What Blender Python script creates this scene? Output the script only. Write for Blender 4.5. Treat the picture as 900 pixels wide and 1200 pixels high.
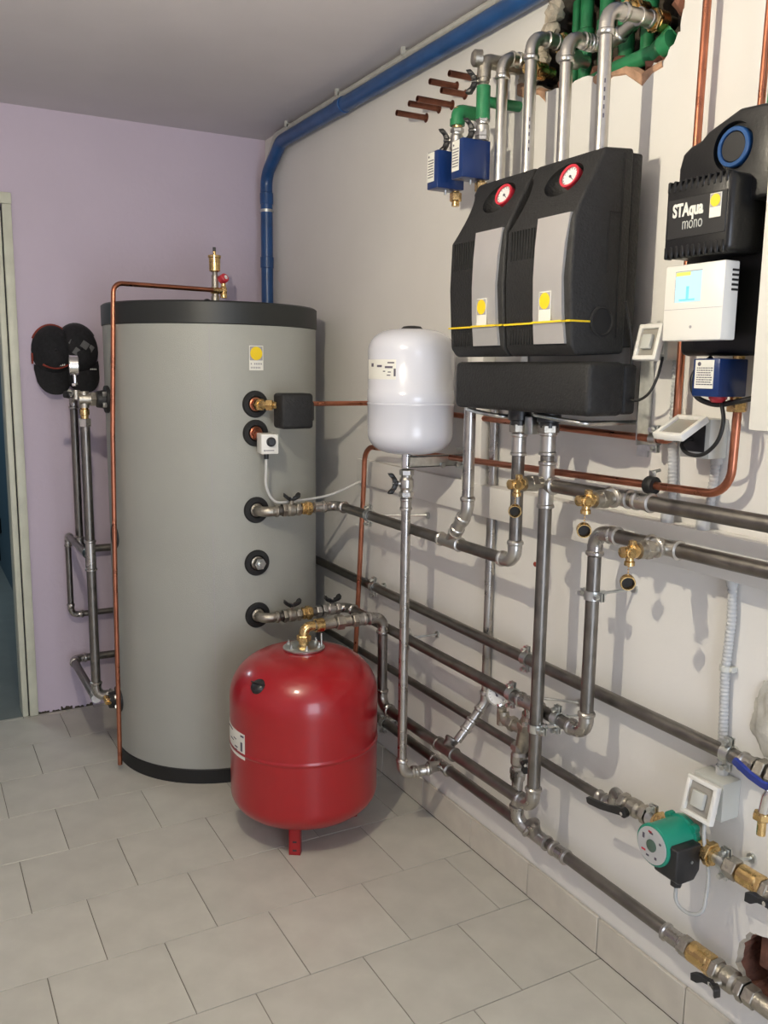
import bpy, bmesh, math, random
from mathutils import Vector, Matrix
random.seed(7)
V = Vector
for o in list(bpy.data.objects): bpy.data.objects.remove(o)
sc = bpy.context.scene
COL = sc.collection

# ------------------------------------------------------------------ camera
# world: right wall is the plane x=0 (room on x<0), back wall y=0, floor z=0, metres
cam_d = bpy.data.cameras.new('camera')
cam = bpy.data.objects.new('camera', cam_d); COL.objects.link(cam); sc.camera = cam
yaw, pitch, roll = map(math.radians, (-28.72432166, 80.76590059, 0.69181531))
Rc = Matrix.Rotation(yaw, 3, 'Z') @ Matrix.Rotation(pitch, 3, 'X') @ Matrix.Rotation(roll, 3, 'Z')
M = Rc.to_4x4(); M.translation = V((-1.54527306, -4.00440668, 1.54197822)); cam.matrix_world = M
cam_d.sensor_fit = 'VERTICAL'; cam_d.sensor_height = 36.0
cam_d.lens = 1024.2048850261087 / 1200 * 36.0
cam_d.clip_start = 0.02; cam_d.clip_end = 60

# ------------------------------------------------------------------ exposure, world, lights
sc.view_settings.view_transform = 'Standard'; sc.view_settings.look = 'None'
sc.view_settings.gamma = 1.0; sc.view_settings.use_curve_mapping = False
sc.view_settings.exposure = 0.0
LAMP = V((-1.30, -2.55, 2.13))
LAMP_W = 50.0; LAMP_COL = (1.0, 0.90, 0.70)
DAY_W = 56.0; DAY_COL = (0.80, 0.87, 1.0)
w = bpy.data.worlds.new('sky'); sc.world = w; w.use_nodes = True
nt = w.node_tree; bg = nt.nodes['Background']
bg.inputs[0].default_value = (0.62, 0.74, 0.95, 1); bg.inputs[1].default_value = 1.0
def light(name, kind, loc, energy, col, rot=None, **k):
    d = bpy.data.lights.new(name, kind); d.energy = energy; d.color = col
    for a, b in k.items(): setattr(d, a, b)
    o = bpy.data.objects.new(name, d); COL.objects.link(o); o.location = loc
    if rot: o.rotation_euler = rot
    return o
# daylight coming in through the window and the glazed door of the wall behind the photographer
light('daylight_window', 'AREA', (-1.15, -5.66, 1.1), DAY_W, DAY_COL, rot=(math.radians(90), 0, 0), shape='RECTANGLE', size=1.3, size_y=2.0)

# ------------------------------------------------------------------ materials
def mat(name, col, rough=0.5, metal=0.0, noise=0.0, nscale=20, bump=0.0, bscale=60, emit=None, estr=0, coat=0, rand=0.0, rnoise=0.0, spec=None):
    m = bpy.data.materials.new(name); m.use_nodes = True
    t = m.node_tree; b = t.nodes['Principled BSDF']
    b.inputs['Base Color'].default_value = (*col, 1)
    b.inputs['Roughness'].default_value = rough; b.inputs['Metallic'].default_value = metal
    if coat: b.inputs['Coat Weight'].default_value = coat; b.inputs['Coat Roughness'].default_value = 0.12
    if spec is not None: b.inputs['Specular IOR Level'].default_value = spec
    if emit: b.inputs['Emission Color'].default_value = (*emit, 1); b.inputs['Emission Strength'].default_value = estr
    tc = t.nodes.new('ShaderNodeTexCoord')
    if noise or rand:
        n = t.nodes.new('ShaderNodeTexNoise'); n.inputs['Scale'].default_value = nscale; n.inputs['Detail'].default_value = 5
        t.links.new(tc.outputs['Object'], n.inputs['Vector'])
        r = t.nodes.new('ShaderNodeMapRange'); r.inputs[1].default_value = .3; r.inputs[2].default_value = .7
        r.inputs[3].default_value = 1 - noise; r.inputs[4].default_value = 1 + noise * .6
        t.links.new(n.outputs['Fac'], r.inputs[0])
        last = r.outputs[0]
        if rand:
            oi = t.nodes.new('ShaderNodeObjectInfo'); mr = t.nodes.new('ShaderNodeMapRange')
            mr.inputs[3].default_value = 1 - rand; mr.inputs[4].default_value = 1 + rand
            t.links.new(oi.outputs['Random'], mr.inputs[0])
            mm = t.nodes.new('ShaderNodeMath'); mm.operation = 'MULTIPLY'
            t.links.new(last, mm.inputs[0]); t.links.new(mr.outputs[0], mm.inputs[1]); last = mm.outputs[0]
        vm = t.nodes.new('ShaderNodeVectorMath'); vm.operation = 'SCALE'; vm.inputs[0].default_value = col
        t.links.new(last, vm.inputs['Scale']); t.links.new(vm.outputs[0], b.inputs['Base Color'])
        if rnoise:
            rr = t.nodes.new('ShaderNodeMapRange'); rr.inputs[1].default_value = .3; rr.inputs[2].default_value = .7
            rr.inputs[3].default_value = max(.03, rough - rnoise); rr.inputs[4].default_value = rough + rnoise
            t.links.new(n.outputs['Fac'], rr.inputs[0]); t.links.new(rr.outputs[0], b.inputs['Roughness'])
    if bump:
        n2 = t.nodes.new('ShaderNodeTexNoise'); n2.inputs['Scale'].default_value = bscale; n2.inputs['Detail'].default_value = 4
        t.links.new(tc.outputs['Object'], n2.inputs['Vector'])
        bp = t.nodes.new('ShaderNodeBump'); bp.inputs['Strength'].default_value = bump; bp.inputs['Distance'].default_value = 0.004
        t.links.new(n2.outputs['Fac'], bp.inputs['Height']); t.links.new(bp.outputs[0], b.inputs['Normal'])
    return m
m_wallR = mat('cream wall paint', (.78, .765, .73), .75, noise=.035, nscale=2.5, bump=.25, bscale=30)
m_wallB = mat('lilac wall paint', (.60, .52, .62), .8, noise=.03, nscale=3, bump=.3, bscale=45)
m_wallX = mat('pale wall paint', (.66, .62, .66), .8, noise=.03, nscale=3)
m_ceil = mat('ceiling paint', (.62, .59, .61), .85, noise=.04, nscale=3, bump=.2, bscale=25)
m_teal = mat('teal wall paint', (.055, .10, .13), .55, noise=.08, nscale=6)
m_tile = mat('beige floor tile', (.53, .515, .455), .36, noise=.10, nscale=9, rand=.03, bump=.06, bscale=30, rnoise=.06)
m_skirt = mat('beige skirting tile', (.60, .565, .49), .4, noise=.08, nscale=14, rand=.04)
m_grout = mat('grey grout', (.20, .18, .15), .9)
m_paintedwood = mat('cream painted door frame', (.64, .65, .53), .4, noise=.08, nscale=14, bump=.2, bscale=40)
m_dark = mat('dark gap', (.03, .03, .035), .8)
m_steel = mat('pressed steel pipe', (.46, .44, .41), .30, 1, noise=.12, nscale=25, rnoise=.08)
m_steel2 = mat('dull steel pipe', (.235, .22, .20), .38, 1, noise=.18, nscale=30, rnoise=.1)
m_bright = mat('stainless steel', (.58, .565, .53), .33, 1, noise=.08, nscale=40, rnoise=.06)
m_fit = mat('malleable iron fitting', (.45, .42, .36), .42, 1, noise=.2, nscale=50, bump=.3, bscale=150)
m_zinc = mat('zinc plated clamp', (.66, .68, .66), .3, 1, noise=.15, nscale=60)
m_chrome = mat('chrome', (.85, .85, .84), .1, 1)
m_brass = mat('brass', (.72, .50, .22), .26, 1, noise=.15, nscale=60, rnoise=.08)
m_copper = mat('copper', (.50, .195, .115), .33, 1, noise=.22, nscale=18, rnoise=.1)
m_oldcopper = mat('tarnished copper', (.22, .09, .06), .45, 1, noise=.3, nscale=40)
m_black = mat('black plastic', (.016, .016, .017), .38)
m_foam = mat('black foam shell', (.013, .013, .013), .62, noise=.3, nscale=70, bump=.5, bscale=160)
m_recess = mat('deep black foam', (.010, .010, .010), .8)
m_gloss = mat('glossy black casing', (.008, .008, .008), .32, bump=.12, bscale=200)
m_red = mat('red enamel', (.34, .005, .010), .3, coat=.45, noise=.04, nscale=5, bump=.02, bscale=12)
m_white = mat('white enamel', (.66, .67, .73), .25, coat=.5)
m_whitep = mat('white plastic', (.80, .79, .74), .35)
m_greyp = mat('light grey plastic', (.55, .56, .52), .4)
m_glass = mat('smoked lid window', (.36, .34, .30), .12, coat=.5)
m_conduit = mat('grey corrugated conduit', (.50, .51, .51), .5)
m_jacket = mat('grey vinyl tank jacket', (.355, .36, .325), .42, noise=.03, nscale=5, bump=.25, bscale=350)
m_lid = mat('dark grey tank rim', (.019, .021, .020), .45)
m_rubber = mat('black rubber', (.010, .010, .010), .6)
m_green = mat('green plastic pipe', (.02, .20, .075), .45, noise=.25, nscale=30)
m_bluepipe = mat('blue painted pipe', (.018, .075, .22), .3, noise=.2, nscale=14)
m_bluebox = mat('blue plastic', (.008, .03, .13), .28)
m_bluelever = mat('blue lever coating', (.02, .04, .26), .3)
m_pipewhite = mat('painted white pipe', (.52, .52, .48), .5, noise=.1, nscale=30)
m_label = mat('white label', (.78, .77, .70), .5)
m_print = mat('dark print', (.10, .09, .12), .6)
m_greyprint = mat('grey print', (.36, .35, .36), .6)
m_yellow = mat('yellow print', (.86, .62, .02), .45)
m_redp = mat('red plastic', (.55, .03, .05), .35)
m_dial = mat('white dial', (.75, .75, .74), .4)
m_teal_pump = mat('green painted pump', (.01, .26, .17), .35)
m_ventplug = mat('grey green plug', (.07, .12, .09), .4)
m_disc = mat('silver pump plate', (.55, .56, .57), .35, .3)
m_satin = mat('satin stainless plate', (.80, .78, .74), .36, .72, noise=.04, nscale=10)
m_brick = mat('broken red brick', (.20, .085, .055), .9, noise=.4, nscale=25, bump=1, bscale=50)
m_rubble = mat('raw plaster and mortar', (.50, .44, .35), .95, noise=.3, nscale=35, bump=1, bscale=60)
m_cavity = mat('dark rubble', (.075, .06, .045), .95, noise=.5, nscale=30, bump=1, bscale=50)
m_cable_g = mat('grey cable', (.42, .43, .42), .5)
m_cable_w = mat('white cable', (.62, .62, .60), .5)
m_cable_b = mat('black cable', (.012, .012, .012), .45)
m_cap = mat('black cotton', (.014, .014, .016), .9, noise=.4, nscale=80)
m_capgrey = mat('charcoal cotton', (.05, .05, .055), .9)
m_capred = mat('rust red trim', (.24, .035, .02), .8)
m_screen = mat('lit display', (.1, .1, .1), .3, emit=(.60, .93, .98), estr=1.0)
m_scr_y = mat('lit yellow bar', (.1, .1, .1), .3, emit=(.95, .95, .08), estr=1.0)
m_scr_c = mat('lit cyan glyph', (.1, .1, .1), .3, emit=(.18, .80, .85), estr=1.0)
BR = .017
m_bulb = mat('glowing bulb', (.9, .9, .9), .3, emit=LAMP_COL, estr=LAMP_W / (4 * math.pi ** 2 * BR ** 2))
m_foil = mat('crumpled plaster patch', (.50, .49, .44), .8, noise=.2, nscale=30, bump=.8, bscale=50)

# ------------------------------------------------------------------ mesh building
def perp(d):
    d = d.normalized(); a = V((0, 0, 1)) if abs(d.z) < .9 else V((1, 0, 0))
    u = d.cross(a).normalized(); return u, d.cross(u).normalized()
class MB:
    def __init__(s): s.v = []; s.f = []
    def add(s, vs, fs):
        n = len(s.v); s.v += [tuple(a) for a in vs]; s.f += [tuple(i + n for i in f) for f in fs]; return s
    def ring(s, c, u, v, r, n):
        return [c + u * (r * math.cos(2 * math.pi * i / n)) + v * (r * math.sin(2 * math.pi * i / n)) for i in range(n)]
    def sweep(s, rings, cap=True):
        n = len(rings[0]); vs = [p for r in rings for p in r]; fs = []
        for k in range(len(rings) - 1):
            for i in range(n):
                j = (i + 1) % n; fs.append((k * n + i, k * n + j, (k + 1) * n + j, (k + 1) * n + i))
        if cap: fs.append(tuple(range(n - 1, -1, -1))); fs.append(tuple((len(rings) - 1) * n + i for i in range(n)))
        return s.add(vs, fs)
    def lathe(s, o, d, prof, n=24, cap=True):
        o = V(o); d = V(d).normalized(); u, v = perp(d)
        return s.sweep([s.ring(o + d * t, u, v, max(r, 1e-4), n) for t, r in prof], cap)
    def cyl(s, a, b, r, r2=None, n=20):
        a = V(a); b = V(b); return s.lathe(a, b - a, [(0, r), ((b - a).length, r if r2 is None else r2)], n)
    def tube(s, pts, r, n=12, cap=True):
        pts = [V(p) for p in pts]; rings = []; d0 = (pts[1] - pts[0]).normalized(); u, v = perp(d0)
        for i, p in enumerate(pts):
            d = (pts[min(i + 1, len(pts) - 1)] - pts[max(i - 1, 0)]).normalized()
            q = d0.rotation_difference(d); u = (q @ u).normalized(); v = (q @ v).normalized(); d0 = d
            rings.append(s.ring(p, u, v, r if not callable(r) else r(i), n))
        return s.sweep(rings, cap)
    def box(s, c, sz, R=None, bev=0, seg=2):
        bm = bmesh.new(); bmesh.ops.create_cube(bm, size=1)
        for q in bm.verts: q.co = V((q.co.x * sz[0], q.co.y * sz[1], q.co.z * sz[2]))
        if bev: bmesh.ops.bevel(bm, geom=bm.edges[:], offset=bev, segments=seg, affect='EDGES', profile=.5)
        return s.addbm(bm, R, c)
    def addbm(s, bm, R=None, c=(0, 0, 0)):
        bm.verts.index_update(); R = R or Matrix.Identity(3); c = V(c)
        s.add([R @ q.co + c for q in bm.verts], [[q.index for q in f.verts] for f in bm.faces]); bm.free(); return s
    def boxx(s, x0, x1, y0, y1, z0, z1, bev=0, seg=2):
        return s.box(((x0 + x1) / 2, (y0 + y1) / 2, (z0 + z1) / 2), (abs(x1 - x0), abs(y1 - y0), abs(z1 - z0)), None, bev, seg)
    def prism(s, poly, a, b, bev=0):      # poly: list of 3-D points in one plane; swept from offset a to offset b
        n = len(poly); a = V(a); b = V(b); bm = bmesh.new()
        lo = [bm.verts.new(V(p) + a) for p in poly]; hi = [bm.verts.new(V(p) + b) for p in poly]
        bm.faces.new(lo[::-1]); bm.faces.new(hi)
        for i in range(n): bm.faces.new((lo[i], lo[(i + 1) % n], hi[(i + 1) % n], hi[i]))
        bmesh.ops.recalc_face_normals(bm, faces=bm.faces[:])
        if bev: bmesh.ops.bevel(bm, geom=bm.edges[:], offset=bev, segments=3, affect='EDGES', profile=.5)
        return s.addbm(bm)
    def ball(s, c, r, sc3=(1, 1, 1), R=None, seg=16):
        bm = bmesh.new(); bmesh.ops.create_uvsphere(bm, u_segments=seg, v_segments=seg // 2, radius=1)
        for q in bm.verts: q.co = V((q.co.x * r * sc3[0], q.co.y * r * sc3[1], q.co.z * r * sc3[2]))
        return s.addbm(bm, R, c)
    def build(s, name, m, parent=None, ang=38):
        base = V(parent.get('_b', (0, 0, 0))) if parent else V((0, 0, 0))
        me = bpy.data.meshes.new(name); me.from_pydata([tuple(V(q) - base) for q in s.v], [], s.f)
        bm = bmesh.new(); bm.from_mesh(me); bmesh.ops.recalc_face_normals(bm, faces=bm.faces[:]); bm.to_mesh(me); bm.free()
        me.shade_smooth(); me.set_sharp_from_angle(angle=math.radians(ang)); me.materials.append(m)
        o = bpy.data.objects.new(name, me); COL.objects.link(o)
        if parent: o.parent = parent; o['_b'] = tuple(base)
        else:
            o['_b'] = (0, 0, 0)
        return o
def thing(name, label, cat, base, group=None):
    o = bpy.data.objects.new(name, None); COL.objects.link(o); o.location = base; o.empty_display_size = .05
    o['_b'] = tuple(base); o['label'] = label; o['category'] = cat
    if group: o['group'] = group
    return o
def tag(o, label, cat, group=None):
    o['label'] = label; o['category'] = cat
    if group: o['group'] = group
    # put the origin on the thing itself
    me = o.data; c = sum((q.co for q in me.vertices), V()) / len(me.vertices)
    me.transform(Matrix.Translation(-c)); o.location = c
    return o
def struct(o): o['kind'] = 'structure'; return o
def plabel(o, l): o['label'] = l; return o
def fillet(pts, r, seg=8):
    pts = [V(p) for p in pts]; out = [pts[0]]
    for i in range(1, len(pts) - 1):
        a = pts[i - 1] - pts[i]; b = pts[i + 1] - pts[i]; rr = min(r, a.length * .49, b.length * .49)
        a.normalize(); b.normalize(); p0 = pts[i] + a * rr; p1 = pts[i] + b * rr
        for k in range(seg + 1):
            t = k / seg; out.append(p0 * (1 - t) ** 2 + pts[i] * (2 * t * (1 - t)) * 1.0 + p1 * t * t)
    out.append(pts[-1]); return out
def arc(P, d1, d2, R, seg=8):
    """points of a true arc rounding the corner P, coming along d1, leaving along d2"""
    ang = d1.angle(d2); T = R; rad = T / math.tan(ang / 2) if ang > 1e-3 else 1e3
    ax = d1.cross(d2).normalized(); c0 = P - d1 * T; n = ax.cross(d1).normalized(); cen = c0 + n * rad
    return [cen + Matrix.Rotation(ang * k / seg, 3, ax) @ (c0 - cen) for k in range(seg + 1)]

# fittings ---------------------------------------------------------
def elbow(parent, P, d1, d2, r, m, R=None):
    P = V(P); d1 = V(d1).normalized(); d2 = V(d2).normalized(); ang = d1.angle(d2)
    R = R or 1.9 * r * math.tan(ang / 2) + .004; b = MB(); A = arc(P, d1, d2, R)
    b.tube(A, r * 1.1, 16)
    for p, d in ((A[0], -d1), (A[-1], d2)):
        b.lathe(p - d * .001, d, [(0, r * 1.12), (.012, r * 1.12), (.013, r * 1.18), (.015, r * 1.32), (.021, r * 1.34), (.024, r * 1.2), (.026, r * 1.02)], 20)
    return b.build('elbow', m, parent), R
def sleeve(b, P, d, r, L=.05):
    P = V(P); d = V(d).normalized(); k = 1.13
    b.lathe(P - d * L / 2, d, [(0, r), (.002, r * 1.3), (.008, r * 1.3), (.011, r * k), (L - .011, r * k), (L - .008, r * 1.3), (L - .002, r * 1.3), (L, r)], 20)
def coupling(parent, P, d, r, m, L=.06): b = MB(); sleeve(b, P, d, r, L); return b.build('coupling', m, parent)
def tee(parent, P, d, db, r, m, L=.10, bl=.05):
    b = MB(); sleeve(b, P, d, r, L); P = V(P); db = V(db).normalized()
    b.lathe(P, db, [(0, r * 1.05), (bl - .014, r * 1.12), (bl - .01, r * 1.3), (bl - .003, r * 1.3), (bl, r)], 20)
    return b.build('tee', m, parent)
def hexn(b, P, d, r, L): P = V(P); d = V(d).normalized(); b.lathe(P - d * L / 2, d, [(0, r * .93), (.002, r), (L - .002, r), (L, r * .93)], 6)
def nut(parent, P, d, r, L, m, name='hex_nut'): b = MB(); hexn(b, P, d, r, L); return b.build(name, m, parent, 20)
def union_(parent, P, d, r, m, L=.05, name='union'):
    P = V(P); d = V(d).normalized(); b = MB()
    b.lathe(P - d * L / 2, d, [(0, r * 1.15), (L * .3, r * 1.15), (L * .32, r * 1.3), (L, r * 1.3)], 20); hexn(b, P + d * L * .2, d, r * 1.62, L * .42); hexn(b, P - d * L * .3, d, r * 1.4, L * .25)
    return b.build(name, m, parent, 25)
def thread(parent, P, d, r, L, m, name='nipple'):
    P = V(P); d = V(d).normalized(); pr = []; n = int(L / .004)
    for k in range(n): pr += [(k * .004, r), (k * .004 + .002, r * .9)]
    b = MB(); b.lathe(P - d * L / 2, d, pr, 16); return b.build(name, m, parent, 60)
def valve(parent, P, d, h, r, m, L=.085, hl=.033, style='wing', hm=None, name='valve', hname='valve_handle'):
    P = V(P); d = V(d).normalized(); h = V(h).normalized(); b = MB()
    b.lathe(P - d * L / 2, d, [(0, r * 1.2), (L * .22, r * 1.2), (L * .27, r * 1.15), (L * .36, r * 1.42), (L * .64, r * 1.42), (L * .73, r * 1.15), (L * .78, r * 1.2), (L, r * 1.2)], 20)
    hexn(b, P - d * L * .40, d, r * 1.48, L * .2); hexn(b, P + d * L * .40, d, r * 1.48, L * .2)
    b.cyl(P, P + h * r * 2.1, r * .5); v = b.build(name, m, parent, 25)
    S = P + h * r * 2.15; s = h.cross(d).normalized(); hb = MB()
    if style == 'wing':
        hb.cyl(S - h * .006, S + h * .006, .0085, None, 14)
        for sg in (-1, 1):
            c = S + d * sg * hl * .62 + h * .006
            poly = [S + s * .006, S + d * sg * hl * .45 + h * .006 + s * .006, S + d * sg * hl * .7 + h * .013 + s * .012, S + d * sg * hl + h * .018 + s * .010,
                    S + d * sg * hl + h * .018 - s * .010, S + d * sg * hl * .7 + h * .013 - s * .012, S + d * sg * hl * .45 + h * .006 - s * .006, S - s * .006]
            hb.prism(poly, h * -.007, h * .008, .002)
        hd = hb.build(hname, hm or m_black, v, 30)
    else:
        e = style  # lever vector
        e = V(e); L2 = e.length; e.normalize(); s = h.cross(e).normalized()
        hb.cyl(S - h * .005, S + h * .006, .012, None, 14)
        prof = [(0, .009, 0), (.15, .011, .0), (.35, .008, .010), (.6, .009, .014), (.95, .009, .014), (1, .006, .014)]
        top = [S + e * L2 * t + s * w_ + h * z for t, w_, z in prof]; bot = [S + e * L2 * t - s * w_ + h * z for t, w_, z in prof]
        n = len(prof); vs = [p - h * .003 for p in top] + [p - h * .003 for p in bot] + [p + h * .004 for p in top] + [p + h * .004 for p in bot]; fs = []
        for i in range(n - 1):
            fs += [(i, i + 1, n + i + 1, n + i), (2 * n + i, 3 * n + i, 3 * n + i + 1, 2 * n + i + 1), (i, 2 * n + i, 2 * n + i + 1, i + 1), (n + i, n + i + 1, 3 * n + i + 1, 3 * n + i)]
        fs += [(0, n, 3 * n, 2 * n), (n - 1, 3 * n - 1, 4 * n - 1, 2 * n - 1)]
        hb.add(vs, fs); hd = hb.build(hname, hm or m_black, v, 30)
    sb = MB(); sb.cyl(S + h * .004, S + h * .011, .005, None, 6); sb.build('handle_screw', m_chrome, v, 20)
    return v
def clamp(parent, P, d, r, wall, e=None, side=None):
    """two-bolt pipe clamp round the pipe; wall = point where its stud meets the wall"""
    P = V(P); d = V(d).normalized(); W = V(wall) if wall is not None else None; b = MB()
    b.lathe(P - d * .011, d, [(0, r + .0005), (0, r + .0045), (.022, r + .0045), (.022, r + .0005)], 24, False)
    n = V((1, 0, 0)) if side is None else V(side)
    e = V(e).normalized() if e is not None else n.cross(d).normalized()
    for sg in (-1, 1):
        c = P + e * sg * (r + .012)
        f = n
        R = Matrix((f, e, d)).transposed()
        b.box(c - f * .004, (.003, .018, .02), R); b.box(c + f * .004, (.003, .018, .02), R)
        b.cyl(c - f * .016, c + f * .012, .0032, None, 8); b.cyl(c - f * .019, c - f * .009, .0062, None, 6)
    c = b.build('pipe_clamp', m_zinc, parent, 30)
    if W is not None:
        sb = MB(); q = P + (W - P).normalized() * (r + .002); sb.cyl(q, W, .004, None, 8); sb.cyl(q, q + (W - P).normalized() * .014, .0075, None, 6)
        sb.cyl(W - V((.006, 0, 0)), W, .011, None, 12); sb.build('stud_bolt', m_zinc, c, 30)
    return c
def pipe_run(root, pts, r, m, mf=None, elbows=None, cut=None, name='pipe_section'):
    """straight sections and press elbows; returns nothing"""
    pts = [V(p) for p in pts]; mf = mf or m; trims = [0] * len(pts)
    for i in range(1, len(pts) - 1):
        d1 = (pts[i] - pts[i - 1]).normalized(); d2 = (pts[i + 1] - pts[i]).normalized()
        if d1.angle(d2) < .02: continue
        mm = (elbows or {}).get(i, mf); _, R = elbow(root, pts[i], d1, d2, r, mm); trims[i] = R
    for i in range(len(pts) - 1):
        a, b_ = pts[i], pts[i + 1]; d = (b_ - a).normalized()
        a2 = a + d * trims[i]; b2 = b_ - d * trims[i + 1]
        if (b2 - a2).dot(d) > .004:
            q = MB(); q.cyl(a2, b2, r, None, 20); q.build(name, m, root)
def bent(root, pts, r, R, m, name='pipe_section', n=14, seg=8):
    b = MB(); P = [V(p) for p in pts]; out = [P[0]]
    for i in range(1, len(P) - 1):
        d1 = (P[i] - P[i - 1]).normalized(); d2 = (P[i + 1] - P[i]).normalized(); ang = d1.angle(d2)
        T = min(R * math.tan(ang / 2), (P[i] - P[i - 1]).length * .48, (P[i + 1] - P[i]).length * .48)
        out += arc(P[i], d1, d2, T, seg) if ang > .03 else [P[i]]
    out.append(P[-1]); b.tube(out, r, n); return b.build(name, m, root, 60)
def drain(parent, P, d=(-1, 0, 0), L=.09, hang='bell'):
    """brass drain cock at the end of a grey nipple, its cap hanging on a chain"""
    P = V(P); d = V(d); b = MB(); hexn(b, P + d * .028, d, .022, .02); b.lathe(P, d, [(0, .015), (.02, .015), (.021, .019), (.055, .019), (.056, .014)], 18)
    b.build('nipple', m_fit, parent, 25)
    b = MB(); q = P + d * .058
    b.lathe(q - d * .004, d, [(0, .012), (.008, .012), (.009, .016), (.018, .016), (.02, .012), (.045, .012), (.047, .006)], 18)
    b.box(q + d * .012 + V((0, 0, .014)), (.014, .014, .02), None, .003); b.lathe(q + d * .018 + V((0, 0, .002)), (0, 0, -1), [(0, .009), (.022, .009), (.024, .0115), (.032, .0115)], 14)
    b.lathe(q + d * .028, (0, -1, 0), [(0, .012), (.014, .012), (.015, .009), (.020, .009)], 14)
    dc = b.build('drain_cock', m_brass, parent, 30)
    b = MB(); e = q + d * .024 + V((0, -.004, -.026))
    for k in range(5): b.ball(e + V((0, 0, -.006 * k)), .0022, seg=8)
    b.build('chain', m_brass, dc, 60)
    b = MB(); c = e + V((0, 0, -.040)); ax = V((-.55, -.75, -.15)).normalized()
    b.lathe(c - ax * .008, ax, [(0, .016), (.014, .0165), (.016, .0155), (.016, .0138), (.003, .0132), (.003, .0)], 18, False)
    b.lathe(c - ax * .0085, ax, [(0, .002), (0, .016)], 18, True)
    cp = b.build('cap', m_brass, dc, 30)
    b = MB(); b.lathe(c - ax * .0045, ax, [(0, .0131), (.0012, .0131)], 18); b.add([], []); b.build('shade_washer', m_rubber, dc)  # black washer disc, put in to darken the cap's shaded hollow
def gauge(parent, P, face, r, stem=None, case=m_chrome, ring=None, depth=.028, name='gauge', needle=2.2):
    P = V(P); f = V(face).normalized(); b = MB()
    b.lathe(P - f * depth, f, [(0, r * .8), (.003, r * .98), (depth - .004, r), (depth, r), (depth, r * .86), (depth - .003, r * .84)], 28, False)
    b.lathe(P - f * depth, f, [(0, .001), (0, r * .8)], 28)
    if stem: b.cyl(P - f * depth * .5, stem, .006, None, 12); s = V(stem); q = (s - P).normalized(); hexn(b, s - q * .006, q, .011, .012)
    g = b.build(name, case, parent, 30)
    b = MB(); b.lathe(P - f * .005, f, [(0, r * .86), (.0015, r * .86)], 28); b.build('dial', m_dial, g)
    if ring: b = MB(); b.lathe(P - f * .001, f, [(0, r * .8), (.002, r * .8), (.003, r * 1.0), (0, r * 1.02)], 28, False); b.build('bezel', ring, g)
    u = V((0, 0, 1)); u = (u - f * u.dot(f)).normalized(); s = f.cross(u)
    dr = u * math.cos(needle) + s * math.sin(needle); b = MB()
    b.prism([P + dr * r * .7, P - dr * r * .15 + dr.cross(f) * .0015, P - dr * r * .15 - dr.cross(f) * .0015], f * -.003, f * -.002); b.lathe(P - f * .003, f, [(0, .003), (.002, .003)], 12)
    for k in range(13):
        a = math.radians(-140 + k * 280 / 12); t = u * math.cos(a) + s * math.sin(a); b.box(P + t * r * .70 - f * .003, (.0008, .0008, r * .14), Matrix((f, t.cross(f), t)).transposed())
    b.build('needle', m_print, g)
    return g
def sun_label(parent, O, ux, uz, w_, h_, text=True):
    """small sticker: yellow sun on a grey square, white foot with two faint lines of print; O = centre, ux,uz unit axes"""
    O = V(O); ux = V(ux).normalized(); uz = V(uz).normalized(); n = ux.cross(uz).normalized(); R = Matrix((ux, uz, n)).transposed()
    b = MB(); b.box(O, (w_, h_, .0012), R); s = b.build('sticker', m_label, parent)
    plabel(s, 'small white sticker with a yellow disc')
    sq = w_ * .9; c = O + uz * (h_ / 2 - w_ * .5) + n * .0008; b = MB(); b.box(c, (sq, sq, .0006), R); b.build('sticker_square', m_greyprint, s)
    b = MB(); b.lathe(c, n, [(0, sq * .48), (.0009, sq * .48)], 28); b.build('sticker_disc', m_yellow, s)
    b = MB(); z0 = -h_ / 2 + (h_ - w_) * .5
    for k in range(2):
        for i in range(7):
            if (i * 5 + k * 3) % 7 == 5: continue
            b.box(O + uz * (z0 + (.5 - k) * (h_ - w_) * .42) + ux * (w_ * (-.36 + i * .12)) + n * .0008, (w_ * .07, (h_ - w_) * .2, .0006), R)
    if text: b.build('sticker_print', m_greyprint, s)
    return s
def plain_label(parent, O, ux, uz, w_, h_, rows=6, m=m_label, name='label', dot=True):
    O = V(O); ux = V(ux).normalized(); uz = V(uz).normalized(); n = ux.cross(uz).normalized(); R = Matrix((ux, uz, n)).transposed()
    b = MB(); b.box(O, (w_, h_, .0012), R); s = b.build(name, m, parent); rnd = random.Random(3); b = MB()
    for k in range(rows):
        z = h_ * (.22 - .66 * k / rows); x = -w_ * .4
        while x < w_ * .36:
            l = w_ * rnd.uniform(.04, .14); b.box(O + uz * z + ux * (x + l / 2) + n * .0008, (l, h_ * .035, .0005), R); x += l + w_ * .03
    if dot: b.lathe(O + uz * h_ * .36 - ux * w_ * .28 + n * .0006, n, [(0, w_ * .09), (.0006, w_ * .09)], 14)
    b.build('label_print', m_print, s); return s
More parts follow.
